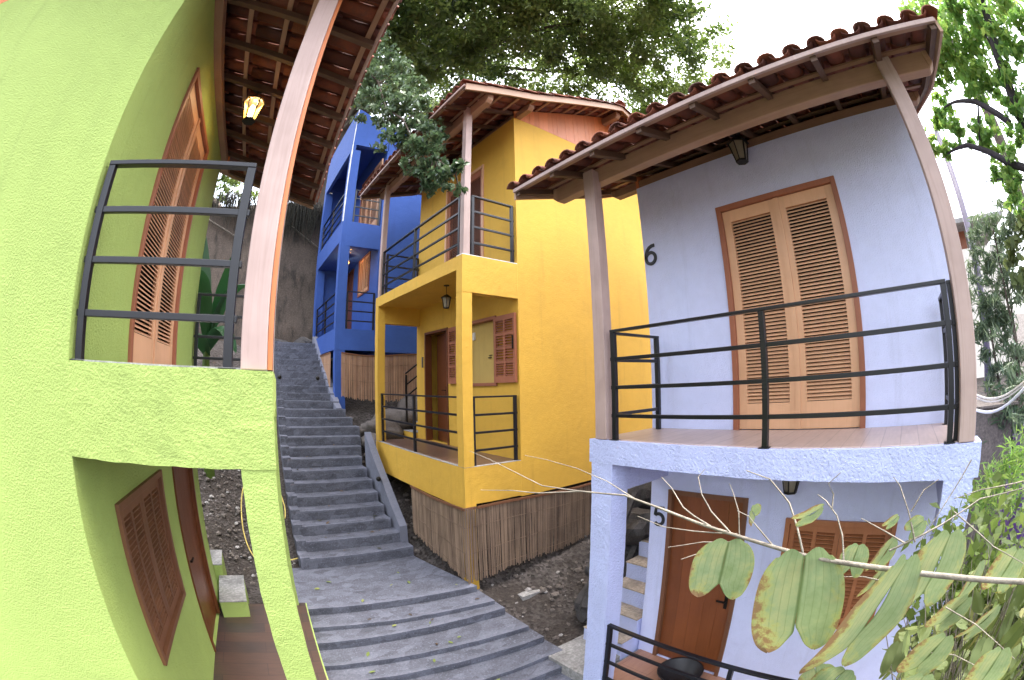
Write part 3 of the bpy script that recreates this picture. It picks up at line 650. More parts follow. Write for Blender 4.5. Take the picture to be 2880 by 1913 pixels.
# ================================================================== BAMBOO SCREENS
def bamboo(name_label, pts, top, bot, mat, group='bamboo screens hung under the houses', step=.022, sag=.03, ties=(.25,.6,.9)):
    """split cane mat hung along a polyline; top/bot are functions of the distance along it"""
    P = [Vector(p) for p in pts]; seg = [(P[i+1]-P[i]).length for i in range(len(P)-1)]; L = sum(seg)
    def pos(u):
        for i, s_ in enumerate(seg):
            if u <= s_ or i == len(seg)-1: d = (P[i+1]-P[i]).normalized(); return P[i] + d*u, d
            u -= s_
    e = empty('bamboo_screen', pos(L/2)[0] + Vector((0,0,bot(L/2))), name_label, 'bamboo screen', group); xf = off(e)
    mb = MB(); u = .01
    while u < L-.01:
        p, d = pos(u); nrm = Vector((d.y, -d.x, 0)); w = step*random.uniform(.38,.5)
        z1 = top(u) + random.uniform(-.006,.006); z0 = bot(u) + random.uniform(-.03,.03)
        wob = .018*math.sin(u*3.1) + .01*math.sin(u*9+1)
        k = 4; vs = []
        lean = random.uniform(-.012,.012)
        for q in range(k+1):
            z = z1 + (z0-z1)*q/k; o_ = nrm*(wob*(q/k) + random.uniform(-.003,.003)) + d*lean*(q/k)
            c = p + o_
            vs += [c - d*w + Vector((0,0,z)), c + nrm*w*.9 + Vector((0,0,z)), c + d*w + Vector((0,0,z))]
        fs = []
        for q in range(k):
            a = q*3; fs += [(a,a+1,a+4,a+3),(a+1,a+2,a+5,a+4)]
        mb.add(vs, fs); u += step*random.uniform(.85,1.05)
    mb.build('slats', mat, e, xf, normals=False)
    mb = MB()
    n = 24
    for i in range(n):
        (p, d), (q, _) = pos(L*i/n), pos(L*(i+1)/n); nrm = Vector((d.y,-d.x,0))*.012
        mb.bar(p+nrm+Vector((0,0,top(L*i/n)-.015)), q+nrm+Vector((0,0,top(L*(i+1)/n)-.015)), .02, .035)
    mb.build('top_batten', SHUTD, e, xf)
    for f in ties:
        mb = MB()
        for i in range(40):
            (p, d), (q, _) = pos(L*i/40), pos(L*(i+1)/40); nrm = Vector((d.y,-d.x,0))
            wb = lambda u: nrm*((.018*math.sin(u*3.1)+.01*math.sin(u*9+1))*f + .010)
            zt = lambda u: top(u)+(bot(u)-top(u))*f
            mb.bar(p+wb(L*i/40)+Vector((0,0,zt(L*i/40))), q+wb(L*(i+1)/40)+Vector((0,0,zt(L*(i+1)/40))), .004, .005)
        mb.build('tie_wire', BAMB, e, xf)
    return e
yw = lambda d, t: y.world(d, t, 0)
bamboo('brown bamboo screen wrapped round the corner under the yellow house', [yw(-.03, 6.75), yw(-.03, 4.97), yw(2.9, 4.97)],
       lambda u: -1.70 - .02*math.sin(u*2), lambda u: (-2.55 - .30*min(1, u/1.6)) if u < 1.75 else -2.86 + .07*(u-1.78) + .03*math.sin(u*3), BAMB)
bamboo('honey coloured bamboo screen sagging under the blue house', [Vector((2.56, 10.56, 0)), Vector((5.2, 10.56, 0))],
       lambda u: .84 - .05*math.sin(u*2.2) - .01*u, lambda u: -.25 - .12*math.sin(min(u,2.2)*1.35), BAMBO)
bamboo('narrow tan bamboo screen beside the stairway on the blue house front', [Vector((2.37, 13.3, 0)), Vector((2.37, 10.95, 0))],
       lambda u: .86, lambda u: .30 - .30*u, BAMBO)

# ================================================================== GROUND, STAIRWAYS, RETAINING WALL
def lane(yy):
    if yy < 1: return -4.3
    if yy < 5: return -4.3 + (yy-1)*.3125
    if yy < 6.5: return -3.03
    if yy < 13.4: return -3.03 + (yy-6.5)*.6
    return 1.11 + (yy-13.4)*.05
def ground_h(x, yy):
    z = lane(yy) - .10
    if x > 2.6: 
        t = min(1, (x-2.6)/.8)
        alt = (-3.55 if yy < 3.9 else -3.55 + min(1,(yy-3.9)/1.1)*.45 if yy < 5.0 else -3.10 + (yy-5.0)*.42) + max(0, x-3.6)*.16
        z = z*(1-t) + min(alt, 2.5)*t
    if x < .3 and yy > 5.2: z += min(1.2, (.3-x)*.22*min(1,(yy-5.2)/2))
    if yy < 1.0: z -= 0
    if x > 4.2 and yy < 2.5: z = max(z, -3.9)
    far = math.hypot(x, yy)
    if far > 25: z += (far-25)*.02
    return z
def axis(lo, hi, f0, f1, fine, coarse):
    a = []; v = lo
    while v < hi: a.append(v); v += fine if f0 <= v < f1 else coarse
    return a + [hi]
xs = axis(-60, 80, -3, 7, .14, 2.5); ys = axis(-60, 80, 1, 16, .14, 2.5)
V = []
for yy in ys:
    for x in xs:
        q = Vector((x, yy, 0)); V.append((x, yy, ground_h(x, yy) + .06*noise.noise(q*1.7) + .035*noise.noise(q*5) + .015*noise.noise(q*13)))
nx = len(xs); mb = MB(); mb.add(V, [(j*nx+i, j*nx+i+1, (j+1)*nx+i+1, (j+1)*nx+i) for j in range(len(ys)-1) for i in range(nx-1)])
tag(mb.build('ground', GROUND, None, smooth=True, normals=False), kind='structure', label='dark earth and gravel slope under the houses')

st = empty('stairway', (1.6, 6.5, -3.0), 'long weathered grey concrete stairway climbing between the green and blue houses', 'stairway'); xf = off(st)
mb = MB(); n = 23; rise, run = .181, .30
for k in range(n):
    y0 = 6.5 + run*k; z1 = -2.9 + rise*(k+1); f = k/n
    xl, xr = .78 + .36*f, 2.52 - .10*f
    if k < 2: xr += .14
    if 8 <= k <= 12: xr += .25*(1-abs(k-10)/3)
    mb.gbox(xl, xr, y0, y0+run+.02+(1.4 if k == n-1 else 0), z1-rise-.25, z1, .05)
mb.build('upper_flight', CONC, st, xf, rough=.012, weld=True)
mb = MB()
for k in range(n):   # nosings and low edge on the left
    y0 = 6.5 + run*k; z1 = -2.9 + rise*(k+1); f = k/n
    mb.gbox(.70+.36*f, .86+.36*f, y0, y0+run+.02, z1-rise-.2, z1+.03, .06)
mb.build('edge_curb', CONC, st, xf, rough=.012)
STEP_RUN = [0]
for q in (.36,.22,.40,.26,.34,.20,.38,.30,.24,.36,.28,.40): STEP_RUN.append(STEP_RUN[-1]+q)
def low_step(k):
    j = .05*math.sin(k*2.3); run_ = STEP_RUN[k]; z = -2.9 - .30*run_
    yl, yr = 5.22 - run_ + j, 4.95 - run_ - j*.6
    xl, xr = .05 + .015*k, min(2.95+.05*k, 3.3)
    return z, (xl, yl), (xr, yr)
mb = MB()
for k in range(13):
    z, (xl, yl), (xr, yr) = low_step(k); dep = 1.75 if k == 0 else .55
    if k == 0:
        nseg = 20; pts_f = [(xl + (xr-xl)*i/nseg, yl + (yr-yl)*i/nseg) for i in range(nseg+1)]
        pts_b = [(xl + (xr-xl-.25)*i/nseg, 6.6) for i in range(nseg+1)]
        pts_b = [(min(px, 2.95 - .9*max(0,(6.6-5.0))/1.6*.35), py) for px, py in pts_b]
    else:
        nseg = 20; pts_f = [(xl + (xr-xl)*i/nseg, yl + (yr-yl)*i/nseg) for i in range(nseg+1)]; pts_b = [(px, py+dep) for px, py in pts_f]
    for i in range(nseg):
        a, b, c, d = pts_f[i], pts_f[i+1], pts_b[i+1], pts_b[i]; zb = z-.22
        mb.add([(*a,zb),(*b,zb),(*b,z-.035),(*a,z-.035),(*a,z),(*b,z)], [(0,1,2,3),(3,2,5,4)])
        m = 6 if k else 12
        for j in range(m):
            L = lambda p, q, f: (p[0]+(q[0]-p[0])*f, p[1]+(q[1]-p[1])*f)
            mb.add([(*L(a,d,j/m),z),(*L(b,c,j/m),z),(*L(b,c,(j+1)/m),z),(*L(a,d,(j+1)/m),z)], [(0,1,2,3)])
    for e0, e1 in ((pts_f[0], pts_b[0]), (pts_f[-1], pts_b[-1])): mb.add([(*e0,z-.22),(*e1,z-.22),(*e1,z),(*e0,z)], [(0,1,2,3)])
mb.build('lower_flight', CONC, st, xf, rough=.010, weld=True)
mb = MB()
P0 = [(2.55, 6.78, -2.95, -2.42), (2.55, 8.55, -1.9, -.93)]
(xa, ya, zb0, zt0), (xb, yb, zb1, zt1) = P0
nn = 12
for i in range(nn):
    f0, f1 = i/nn, (i+1)/nn; L = lambda a, b, f: a+(b-a)*f
    mb.hexa([(xa,L(ya,yb,f0),L(zb0,zb1,f0)),(xa+.14,L(ya,yb,f0),L(zb0,zb1,f0)),(xa+.14,L(ya,yb,f1),L(zb0,zb1,f1)),(xa,L(ya,yb,f1),L(zb0,zb1,f1)),
             (xa,L(ya,yb,f0),L(zt0,zt1,f0)),(xa+.14,L(ya,yb,f0),L(zt0,zt1,f0)),(xa+.14,L(ya,yb,f1),L(zt0,zt1,f1)),(xa,L(ya,yb,f1),L(zt0,zt1,f1))])
mb.build('side_wall', CONC, st, xf, rough=.008, weld=True)
mb = MB()
for i in range(12):
    f0, f1 = i/12, (i+1)/12; L = lambda a, b, f: a+(b-a)*f
    ya, yb, za, zb = 10.2, 13.5, -.62, 1.42
    mb.hexa([(2.34,L(ya,yb,f0),L(za,zb,f0)-.5),(2.48,L(ya,yb,f0),L(za,zb,f0)-.5),(2.46,L(ya,yb,f1),L(za,zb,f1)-.5),(2.30,L(ya,yb,f1),L(za,zb,f1)-.5),
             (2.34,L(ya,yb,f0),L(za,zb,f0)+.1),(2.48,L(ya,yb,f0),L(za,zb,f0)+.1),(2.46,L(ya,yb,f1),L(za,zb,f1)+.1),(2.30,L(ya,yb,f1),L(za,zb,f1)+.1)])
mb.build('side_wall', CONC, st, xf, rough=.008, weld=True)
def spot(loc, label):
    e = empty('step_light', loc, label, 'step light', 'round step lights beside the stairway')
    mb = MB(); mb.lathe([(0,.05),(.03,.045),(.05,.01),(.045,-.04),(.0,-.05)], (0,0,0), 12); mb.build('housing', STEEL, e, smooth=True)
    mb = MB(); mb.lathe([(0,-.057),(.03,-.052),(.038,-.042)], (0,0,0), 12); o = mb.build('lens', IRONG, e, smooth=True); 
    e.rotation_euler = (R(70), 0, R(-20))
spot((1.80, 9.75, .0+.17), 'round dark step light on the right edge of the stairway'); spot((.90, 9.75, .17), 'round dark step light on the left edge of the stairway')
spot((2.50, 7.6, -1.72), 'round step light low on the stairway side wall beside the yellow house')

# landing slab and painted steps left of the lavender house
mb = MB(); mb.gbox(2.98, 4.0, 2.78, 3.50, -3.7, -3.38, .08); tag(mb.build('paving_slab', CONCP, None, rough=.008, weld=True), 'pale cement slab at the foot of the lavender side steps', 'slab')
e = empty('side_stairway', (3.55, 3.1, -3.4), 'pale lavender steps with worn cement treads climbing beside the lavender house', 'stairway'); xf = off(e)
mb = MB(); m2 = MB()
for k in range(7):
    x0 = 3.58 + .26*k; z1 = -3.17 + .245*k
    mb.gbox(x0, x0+.55, 2.77, 3.42, z1-.50, z1-.012, .06); m2.gbox(x0-.01, x0+.30, 2.772, 3.425, z1-.012, z1, .06)
mb.build('riser', LAVR, e, xf, rough=.008, weld=False); m2.build('tread', concrete('worn tan tread', (.46,.38,.30), .6), e, xf, rough=.007)
e = empty('side_stairway', (3.8, 8.9, -1.1), 'yellow sided steps with black handrail climbing behind the yellow house porch', 'stairway'); xf = off(e)
mb = MB(); m2 = MB()
for k in range(7):
    x0 = 3.75 + .27*k; z1 = -1.0 + .19*k
    mb.gbox(x0, x0+.5, 8.70, 9.35, z1-.45, z1-.01, .12); m2.box(x0-.01, x0+.3, 8.70, 9.36, z1-.009, z1)
mb.build('riser', YELLOW, e, xf, rough=.005); m2.build('tread', CONCP, e, xf)
mb = MB()
for x0, z0 in ((3.82,-.85),(5.2,.12)):
    mb = MB(); mb.box(x0-.02, x0+.02, 9.28, 9.32, z0, z0+1.12); mb.build('handrail_post', IRON, e, xf)
for q in (.0,-.27,-.54):
    mb = MB(); mb.bar((3.80, 9.30, .30+q), (5.25, 9.30, 1.38+q), .04, .03); mb.build('handrail', IRON, e, xf)

# retaining wall at the back
rw = empty('retaining_wall', (0, 15.2, 0), 'tall stained concrete retaining wall behind the houses at the top of the stairway', 'wall'); xf = off(rw)
mb = MB(); XS = np.linspace(-9, 9, 73); ZS = np.linspace(-1.5, 6.3, 34); V = []
for z in ZS:
    for x in XS:
        q = Vector((x, 0, z)); yy = 15.1 + .02*x + .12*noise.noise(q*.5) + .05*noise.noise(q*2) + (.35*max(0,1-(z+.5)/2.4)*noise.noise(q*1.1+Vector((5,0,0))) if z < 2.4 else 0)
        top = 6.3 + .25*math.sin(x*.8) if z > 6.2 else z
        V.append((x, yy, top))
mb.add(V, [(j*73+i, j*73+i+1, (j+1)*73+i+1, (j+1)*73+i) for j in range(33) for i in range(72)])
o = mb.build('wall_face', WALLC, rw, xf, smooth=True); md = o.modifiers.new('t', 'SOLIDIFY'); md.thickness = .35; md.offset = -1
mb = MB(); mb.tube([(-3.0,14.95,6.05),(-.28,14.95,4.8)], .035, 6); mb.tube([(1.0,14.92,5.78),(2.9,14.92,4.62)], .035, 6); mb.build('pipe', PIPE, rw, xf)
mb = MB()
for i in range(520):
    x = random.gauss(1.7,.75) if i % 5 < 3 else random.gauss(-.9,.5); l = random.uniform(.3,1.5)*(1.1 if x > .6 else .8); yy = 14.88-random.random()*.25; z = 6.45+random.uniform(-.2,.2)
    pts = [(x,yy+.2,z),(x+random.uniform(-.04,.04),yy,z-.15*l),(x+random.uniform(-.08,.08),yy-.02,z-.6*l),(x+random.uniform(-.1,.1),yy,z-l)]
    mb.tube(pts, [.014,.014,.010,.004], 4, False)
mb.build('hanging_roots', MOSS, rw, xf)

# rubble
def rock_mesh(name, s, seed, sub=3):
    bm = bmesh.new(); bmesh.ops.create_icosphere(bm, subdivisions=sub, radius=1)
    for v in bm.verts:
        q = v.co.copy(); v.co = Vector((q.x*1.2, q.y, q.z*.75)) * (1 + .35*noise.noise(q*1.3+Vector((seed,0,0))) + .12*noise.noise(q*3+Vector((0,seed,0))))
    me = bpy.data.meshes.new(name); bm.to_mesh(me); bm.free(); return me
rocks = [rock_mesh('rubble_stone', 1, k*3.7) for k in range(5)]
mb = MB()
def scatter_stones(mb, n, fx, smin, smax):
    for _ in range(n):
        x, yy = fx(); s_ = random.uniform(smin, smax)*random.choice((.6,.8,1,1.5)); me = random.choice(rocks_)
        rm = Matrix.Rotation(random.uniform(0,6.28),3,'Z') @ Matrix.Rotation(random.uniform(-.5,.5),3,'X')
        z = ground_h(x, yy) + s_*.15
        mb.add([rm @ (v.co*s_) + Vector((x, yy, z)) for v in me.vertices], [tuple(p.vertices) for p in me.polygons])
chips = rocks; rocks_ = [rock_mesh('chip', 1, k*2.9+1, 1) for k in range(5)]
scatter_stones(mb, 800, lambda: (random.uniform(-1.6,.65), random.uniform(6.2,11)), .012, .04)
scatter_stones(mb, 130, lambda: (random.uniform(3.0,6), random.uniform(3.6,5.4)), .015, .045)
scatter_stones(mb, 90, lambda: (random.uniform(2.55,3.4), random.uniform(6.5,10.4)), .02, .06)
o = mb.build('gravel', STONE, None, smooth=False, normals=False); tag(o, 'loose grey rubble stones scattered on the earth beside the stairway', 'gravel', kind='stuff')
mb = MB(); scatter_stones(mb, 300, lambda: (random.uniform(-1.6,.65), random.uniform(6.2,11)), .010, .034); scatter_stones(mb, 26, lambda: (random.uniform(3.2,5.5), random.uniform(3.6,5.2)), .015, .04)
o = mb.build('gravel', STONEW, None, smooth=False, normals=False); tag(o, 'pale broken rubble pieces mixed into the slope behind the green house', 'gravel', kind='stuff')
for k, (x, yy, z, s_) in enumerate(((3.35,9.55,-1.0,.42),(3.0,9.2,-1.25,.33),(3.75,9.9,-.85,.5),(2.85,9.75,-1.05,.22),(4.4,10.2,-.6,.5))):
    o = bpy.data.objects.new('boulder', rocks[k % 5].copy()); C.objects.link(o); o.data.materials.append(STONE); o.location = (x,yy,z); o.scale = (s_,s_,s_*.8); o.rotation_euler = (.2*k,.1,k*1.3)
    for p in o.data.polygons: p.use_smooth = True
    tag(o, ['tan boulder under the blue house beside the yellow porch end','small tan boulder between stairway and yellow porch end','largest tan boulder under the honey bamboo screen','smallest boulder at the foot of the blue corner pillar','dark boulder behind the yellow house steps'][k], 'boulder', 'boulders under the blue house')
# dark rock bank between the yellow house and the lavender steps
o = None
for k, (x, yy, z, s_) in enumerate(((4.55,3.75,-2.75,.40),(5.0,3.8,-2.2,.5),(5.6,3.8,-1.7,.55),(4.2,3.85,-3.1,.35),(5.3,4.2,-2.3,.5),(4.9,3.62,-2.65,.3),(6.2,3.9,-1.4,.6))):
    o = bpy.data.objects.new('boulder', rocks[(k+2) % 5].copy()); C.objects.link(o); o.data.materials.append(STONED); o.location = (x,yy,z); o.scale = (s_*1.1,s_*.6,s_*.8); o.rotation_euler = (.3*k,.4,k*1.1)
    tag(o, 'dark rock in the bank beside the lavender side steps', 'boulder', 'dark rocks beside the lavender side steps')
mb = MB(); mb.bar((4.05,3.62,-2.6),(4.75,3.62,-1.55),.07,.05); mb.bar((4.35,3.56,-2.9),(4.95,3.56,-2.0),.09,.04); tag(mb.build('timber_plank', STONED, None), 'dark rough planks leaning on the rocks beside the lavender side steps', 'planks')
mb = MB(); mb.gbox(3.55, 3.9, 4.66, 4.82, -3.30, -3.17, .05); tag(mb.build('cement_block', CONCP, None, rough=.006, weld=True), 'grey cement block lying on the earth in front of the bamboo screen', 'block')
for k, (x, yy, z, s_) in enumerate(((1.2,14.5,1.15,.55),(2.1,14.6,1.2,.6),(1.7,14.3,1.0,.35))):
    o = bpy.data.objects.new('boulder', rocks[(k+1) % 5].copy()); C.objects.link(o); o.data.materials.append(STONED); o.location = (x,yy,z); o.scale = (s_*1.2,s_*.7,s_*.8); o.rotation_euler = (.2*k,.1,k*1.7)
    tag(o, 'dark earthy rock heaped against the stained retaining wall at the top of the stairway', 'boulder', 'rocks at the foot of the retaining wall')
# basin, hose
e = empty('basin', (3.62, 1.92, zL if False else -3.42), 'round black plastic basin on the lavender house porch floor', 'basin')
mb = MB(); mb.lathe([(0,.004),(.20,.004),(.25,.15),(.27,.16),(.27,.145),(.235,.13),(.19,.02),(0,.02)], (0,0,0), 24); mb.build('bowl', BLACKV, e, smooth=True)
pts = [(.74,6.86,-2.83),(.35,6.8,-2.86),(-.01,6.82,-2.80),(-.16,7.3,-2.55),(-.14,7.8,-2.1),(.0,8.1,-1.75),(.3,8.2,-1.6),(.55,8.0,-1.75),(.66,7.6,-2.1),(.62,7.35,-2.3)]
cu = [Vector(p) for p in pts]; sm = []
for i in range(len(cu)-1):
    p0, p1, p2, p3 = cu[max(i-1,0)], cu[i], cu[i+1], cu[min(i+2,len(cu)-1)]
    for q in range(6): t = q/6; sm.append(.5*((2*p1)+(p2-p0)*t+(2*p0-5*p1+4*p2-p3)*t*t+(3*p1-p0-3*p2+p3)*t**3))
mb = MB(); mb.tube(sm, .012, 6); tag(mb.build('hose', HOSE, None, smooth=True), 'thin yellow hose looped on the rubble behind the green column', 'hose')

# ================================================================== FOLIAGE
def leaf_mesh(name, mat, cent, size, aspect=.45, up=None, fold=.15, droop=.0, parent=None, xf=None, outward=None, outw=.5, bend=False):
    """many leaf blades (two faces each, folded on the midrib) as one mesh"""
    n = len(cent); cent = np.asarray(cent, float)
    if xf is not None: cent = np.array([tuple(xf(c)) for c in cent])
    d = rng.normal(size=(n,3)); d[:,2] -= droop
    if outward is not None: d += outward*outw
    d /= np.linalg.norm(d, axis=1)[:,None]
    nr = rng.normal(size=(n,3))*.8 + np.array([0,0,1.0]); s = np.cross(d, nr); s /= np.linalg.norm(s, axis=1)[:,None]; nn = np.cross(s, d)
    L = size*rng.uniform(.65,1.25,size=(n,1)); W = L*aspect*.5
    base, tip = cent - d*L*.5, cent + d*L*.5 - np.array([0,0,1])*L*.12
    ctr = cent - nn*W*fold
    v = np.stack([base, cent - d*L*.06 + s*W + nn*W*fold, tip, cent - d*L*.06 - s*W + nn*W*fold], 1).reshape(-1,3)
    me = bpy.data.meshes.new(name); me.vertices.add(4*n); me.vertices.foreach_set('co', v.astype(np.float32).ravel())
    idx = (np.arange(n)[:,None]*4 + np.array([0,1,2,0,2,3])).ravel().astype(np.int32)
    me.loops.add(6*n); me.loops.foreach_set('vertex_index', idx); me.polygons.add(2*n)
    me.polygons.foreach_set('loop_start', np.arange(0,6*n,3,dtype=np.int32)); me.polygons.foreach_set('loop_total', np.full(2*n,3,dtype=np.int32))
    me.update(); me.validate(); me.materials.append(mat)
    o = bpy.data.objects.new(name, me); C.objects.link(o)
    if parent: o.parent = parent
    return o
def clump_pts(c, rad, n, shell=.55):
    q = rng.normal(size=(n,3)); q /= np.linalg.norm(q,axis=1)[:,None]; r_ = rng.uniform(0,1,size=(n,1))**shell
    return np.array(c) + q*r_*np.array(rad)
def sub_clumps(c, rad, k, per, r2):
    out = []
    for p in clump_pts(c, rad, k, .45): out.append(clump_pts(p, (r2*rng.uniform(.6,1.3), r2*rng.uniform(.6,1.3), r2*rng.uniform(.35,.7)), int(per*rng.uniform(.5,1.4)), .6))
    return np.concatenate(out)
def limb(mb, a, b, r0, r1, sag=.1, n=7, seed=0):
    a, b = Vector(a), Vector(b); L = (b-a).length; pts = []
    for i in range(n+1):
        f = i/n; p = a.lerp(b, f) + Vector((0,0,math.sin(f*math.pi)*sag*L)) + noise.noise_vector(a.lerp(b,f)*.6+Vector((seed,seed,0)))*L*.06*math.sin(f*math.pi)
        pts.append(p)
    mb.tube(pts, [r0+(r1-r0)*i/n for i in range(n+1)], 7, False); return pts

# the big dark tree over the houses
bt = empty('tree', (2.6, 16.6, 1.5), 'huge dark green tree spreading over the blue and yellow houses', 'tree'); xf = off(bt)
mb = MB(); tk = [(2.6,16.6,1.0),(2.75,16.5,4.5),(2.6,16.6,7.5),(2.9,16.4,10.5),(3.6,16.2,13)]
mb.tube(tk, [.75,.6,.52,.46,.36], 12); mb.tube([(2.1,16.2,1),(2.25,16.3,5.5),(2.7,16.5,8)], [.3,.26,.2], 8); mb.build('trunk', BARK, bt, xf, smooth=True)
spec = [ # photo position, distance, radius, density
 (850,40,16,2.3,1),(900,120,18,2.4,1),(960,20,17,2.6,1),(1010,110,19,2.6,1),(1080,40,18,2.6,1),(1080,150,20,2.2,1),(1150,100,19,2.6,1),(1200,30,18,2.8,1),
 (1240,150,21,2.6,1),(1300,60,19,2.8,1),(1330,180,22,2.4,.9),(1380,110,20,2.7,1),(1400,30,19,2.8,1),(1440,190,22,2.4,.9),(1480,90,20,2.6,1),(1520,30,19,2.4,.9),(1540,160,21,2.3,.9),
 (1590,90,21,1.9,.75),(1560,225,22,1.9,.8),(1625,150,22,1.7,.7),(1640,205,22,1.3,.6),(1560,-40,19,2.6,.9),(1450,-60,18,3,1),(1300,-60,17,3,1),(1150,-70,17,3,1),(1000,-60,16,3,1),(870,-40,15,3,1),
 (800,230,20,1.3,.8),(790,320,21,1.1,.9),(770,390,21,.8,.9),(860,170,19,1.5,.9),(930,210,21,1.8,.9),(1480,260,23,1.5,.8),(1000,200,21,1.9,.9),(520,400,22,1.4,.8),(560,430,22,1.0,.8),(480,440,22,1.2,.8)]
mb = MB(); cl = []; cm = []
hub = [Vector((3.6,16.2,13)), Vector((2.9,16.4,10.5))]
for k, (px, py, ds, rr, den) in enumerate(spec):
    c = at(px, py, ds); n = int(2900*den*(rr/2.4)**2)
    pts = sub_clumps(c, (rr*1.05, rr*1.05, rr*.8), 26, n/26, rr*.30)
    (cm if px > 1440 and k % 3 != 1 else cl).append(pts)  # most right-hand clumps take the mid leaves, standing in for lit foliage
    if px > 820 and k % 3 == 0: 
        a = hub[k % 2]; m_ = a.lerp(c, .5) + Vector((0,0,1.0)); limb(mb, a, m_, .15, .08, .06, 6, k); limb(mb, m_, c, .08, .02, .04, 6, k+9)
        for q in range(4): limb(mb, c, c + Vector((random.uniform(-1,1),random.uniform(-1,1),random.uniform(-.5,.8)))*rr*.8, .035, .008, .05, 4, q)
mb.build('limbs', BARK, bt, xf, smooth=True)
leaf_mesh('crown', LEAFD, np.concatenate(cl), .235, .5, parent=bt, xf=xf, droop=.3)
leaf_mesh('crown', LEAFM, np.concatenate(cm), .235, .5, parent=bt, xf=xf, droop=.3)

# leafy bough hanging in front of the blue house
bo = empty('tree_bough', at(840,120,9.2), 'leafy grey green bough hanging in front of the blue house and yellow porch roof', 'bough'); xf = off(bo)
mb = MB(); main = [at(815,95,9.6), at(835,150,9.2), at(872,190,8.6), at(890,250,8.0), at(930,275,7.4), at(955,330,7.0), at(1000,360,6.4), at(1050,400,5.7)]
mb.tube(main, [.022,.02,.018,.016,.013,.010,.008,.004], 6, False); pts = []
for (px, py, ds, rr, n) in ((815,120,9.6,.6,300),(850,110,9.6,.6,280),(900,180,8.9,.5,260),(945,250,8.0,.45,240),(830,150,9.4,.55,260),(870,180,8.8,.6,330),(860,250,8.4,.45,260),(905,260,8.0,.55,380),(930,210,8.4,.5,240),(960,310,7.2,.5,380),(900,320,7.6,.32,180),(985,260,7.6,.34,170),(1000,340,6.6,.38,300),
     (1010,400,6.2,.30,200),(960,380,6.6,.28,150),(1040,395,5.8,.22,110),(880,140,9.2,.5,220),(1000,300,7.0,.25,110),(1062,378,5.6,.10,22),(1058,440,5.7,.10,20),(985,430,6.2,.16,50),(840,215,9,.4,150)):
    c = at(px, py, ds); pts.append(sub_clumps(c, (rr,rr,rr*.8), 13, n*1.6/13, rr*.38))
    j = min(main, key=lambda p: (p-c).length); limb(mb, j, c, .016, .004, .03, 5, n)
    for q in range(4): limb(mb, c, c+Vector((random.uniform(-1,1),random.uniform(-1,1),random.uniform(-1,.6)))*rr, .006, .002, .03, 4, q)
mb.build('branch', BARK, bo, xf, smooth=True)
leaf_mesh('leaves', LEAFG, np.concatenate(pts), .115, .55, parent=bo, xf=xf, droop=.4)

# bright tree at the right
rt = empty('tree', (4.9,-5.2,-3), 'bright green tree with dark limbs reaching in beside the lavender house roof', 'tree'); xf = off(rt)
mb = MB(); tk = [Vector((4.9,-5.2,-3.2)), Vector((4.8,-4.9,0)), at(2420,420,6.6), at(2345,260,6.9), at(2300,130,7.2), at(2260,-10,7.4)]
mb.tube(tk, [.22,.17,.13,.10,.09,.07], 8, False); mb.build('trunk', BARKB, rt, xf, smooth=True); mb = MB()
for a, b_2, r0, r1 in ((at(2420,420,6.6),at(2330,380,6.9),.07,.06),(at(2330,380,6.9),at(2230,335,7.2),.06,.04),(at(2230,335,7.2),at(2185,355,7.3),.04,.015),(at(2330,285,6.9),at(2250,235,7.2),.06,.045),(at(2250,235,7.2),at(2175,250,7.4),.045,.012),(at(2255,245,7.2),at(2260,340,7.2),.02,.02),(at(2400,420,6.6),at(2270,420,7.0),.02,.008),(at(2300,130,7.2),at(2240,30,7.5),.03,.012)):
    mb = MB(); limb(mb, a, b_2, r0, r1, .04, 6, r0*99); mb.build('limb', BARKB, rt, xf, smooth=True)
cl = []
for (px, py, ds, rr, n) in ((2130,20,8.5,.55,260),(2190,60,8,.6,330),(2240,20,7.6,.6,330),(2160,110,8,.5,260),(2230,120,7.8,.55,320),(2300,60,7.4,.5,260),(2340,20,7,.5,240),(2190,170,7.8,.4,200),(2270,160,7.5,.45,240),(2150,190,7.8,.25,110),(2320,190,7.2,.35,170),(2250,215,7.4,.3,130),
    (2170,270,7.6,.28,130),(2140,330,7.6,.24,110),(2210,310,7.4,.25,120),(2250,300,7.3,.22,90),(2290,320,7.2,.3,140),(2350,330,6.9,.3,140),(2180,345,7.4,.15,60),(2330,420,6.9,.26,120),(2350,470,6.8,.22,110),(2300,400,7,.14,50),(2100,0,9,.5,180),(2345,130,7,.3,130),(2350,240,6.8,.25,110)):
    cl.append(sub_clumps(at(px,py,ds), (rr*1.15,rr*1.15,rr), 14, n*2.0/14, rr*.42))
leaf_mesh('crown', LEAFB, np.concatenate(cl), .135, .62, parent=rt, xf=xf, droop=.3)

# long leaved shrubs and far things at the right
sh = empty('shrub', (7.6,-2.5,-1.5), 'tall grey green shrub with long narrow leaves beyond the lavender house', 'shrub'); xf = off(sh); cl = []
for (px, py, ds, rr, n) in ((2290,530,8.6,.55,420),(2330,500,8.6,.5,300),(2350,560,8.4,.5,300),(2270,600,8.6,.45,350),(2260,680,8.4,.5,420),(2310,640,8.2,.5,380),(2340,700,8,.5,380),(2290,740,8.2,.55,450),(2265,780,8.3,.45,330),(2320,790,8,.5,380),(2350,830,8,.4,250),(2285,840,8.1,.35,230),(2250,560,8.8,.25,120),
    (2290,920,7.4,.4,300),(2330,900,7.2,.4,260),(2310,980,7.2,.4,300),(2280,970,7.4,.3,180),(2345,960,7,.4,260)):
    cl.append(sub_clumps(at(px,py,ds), (rr,rr,rr*.9), 12, n/12, rr*.4))
leaf_mesh('foliage', LEAFS, np.concatenate(cl), .24, .16, parent=sh, xf=xf, droop=.5)
mb = MB(); base = Vector((7.6,-2.5,-2.5))
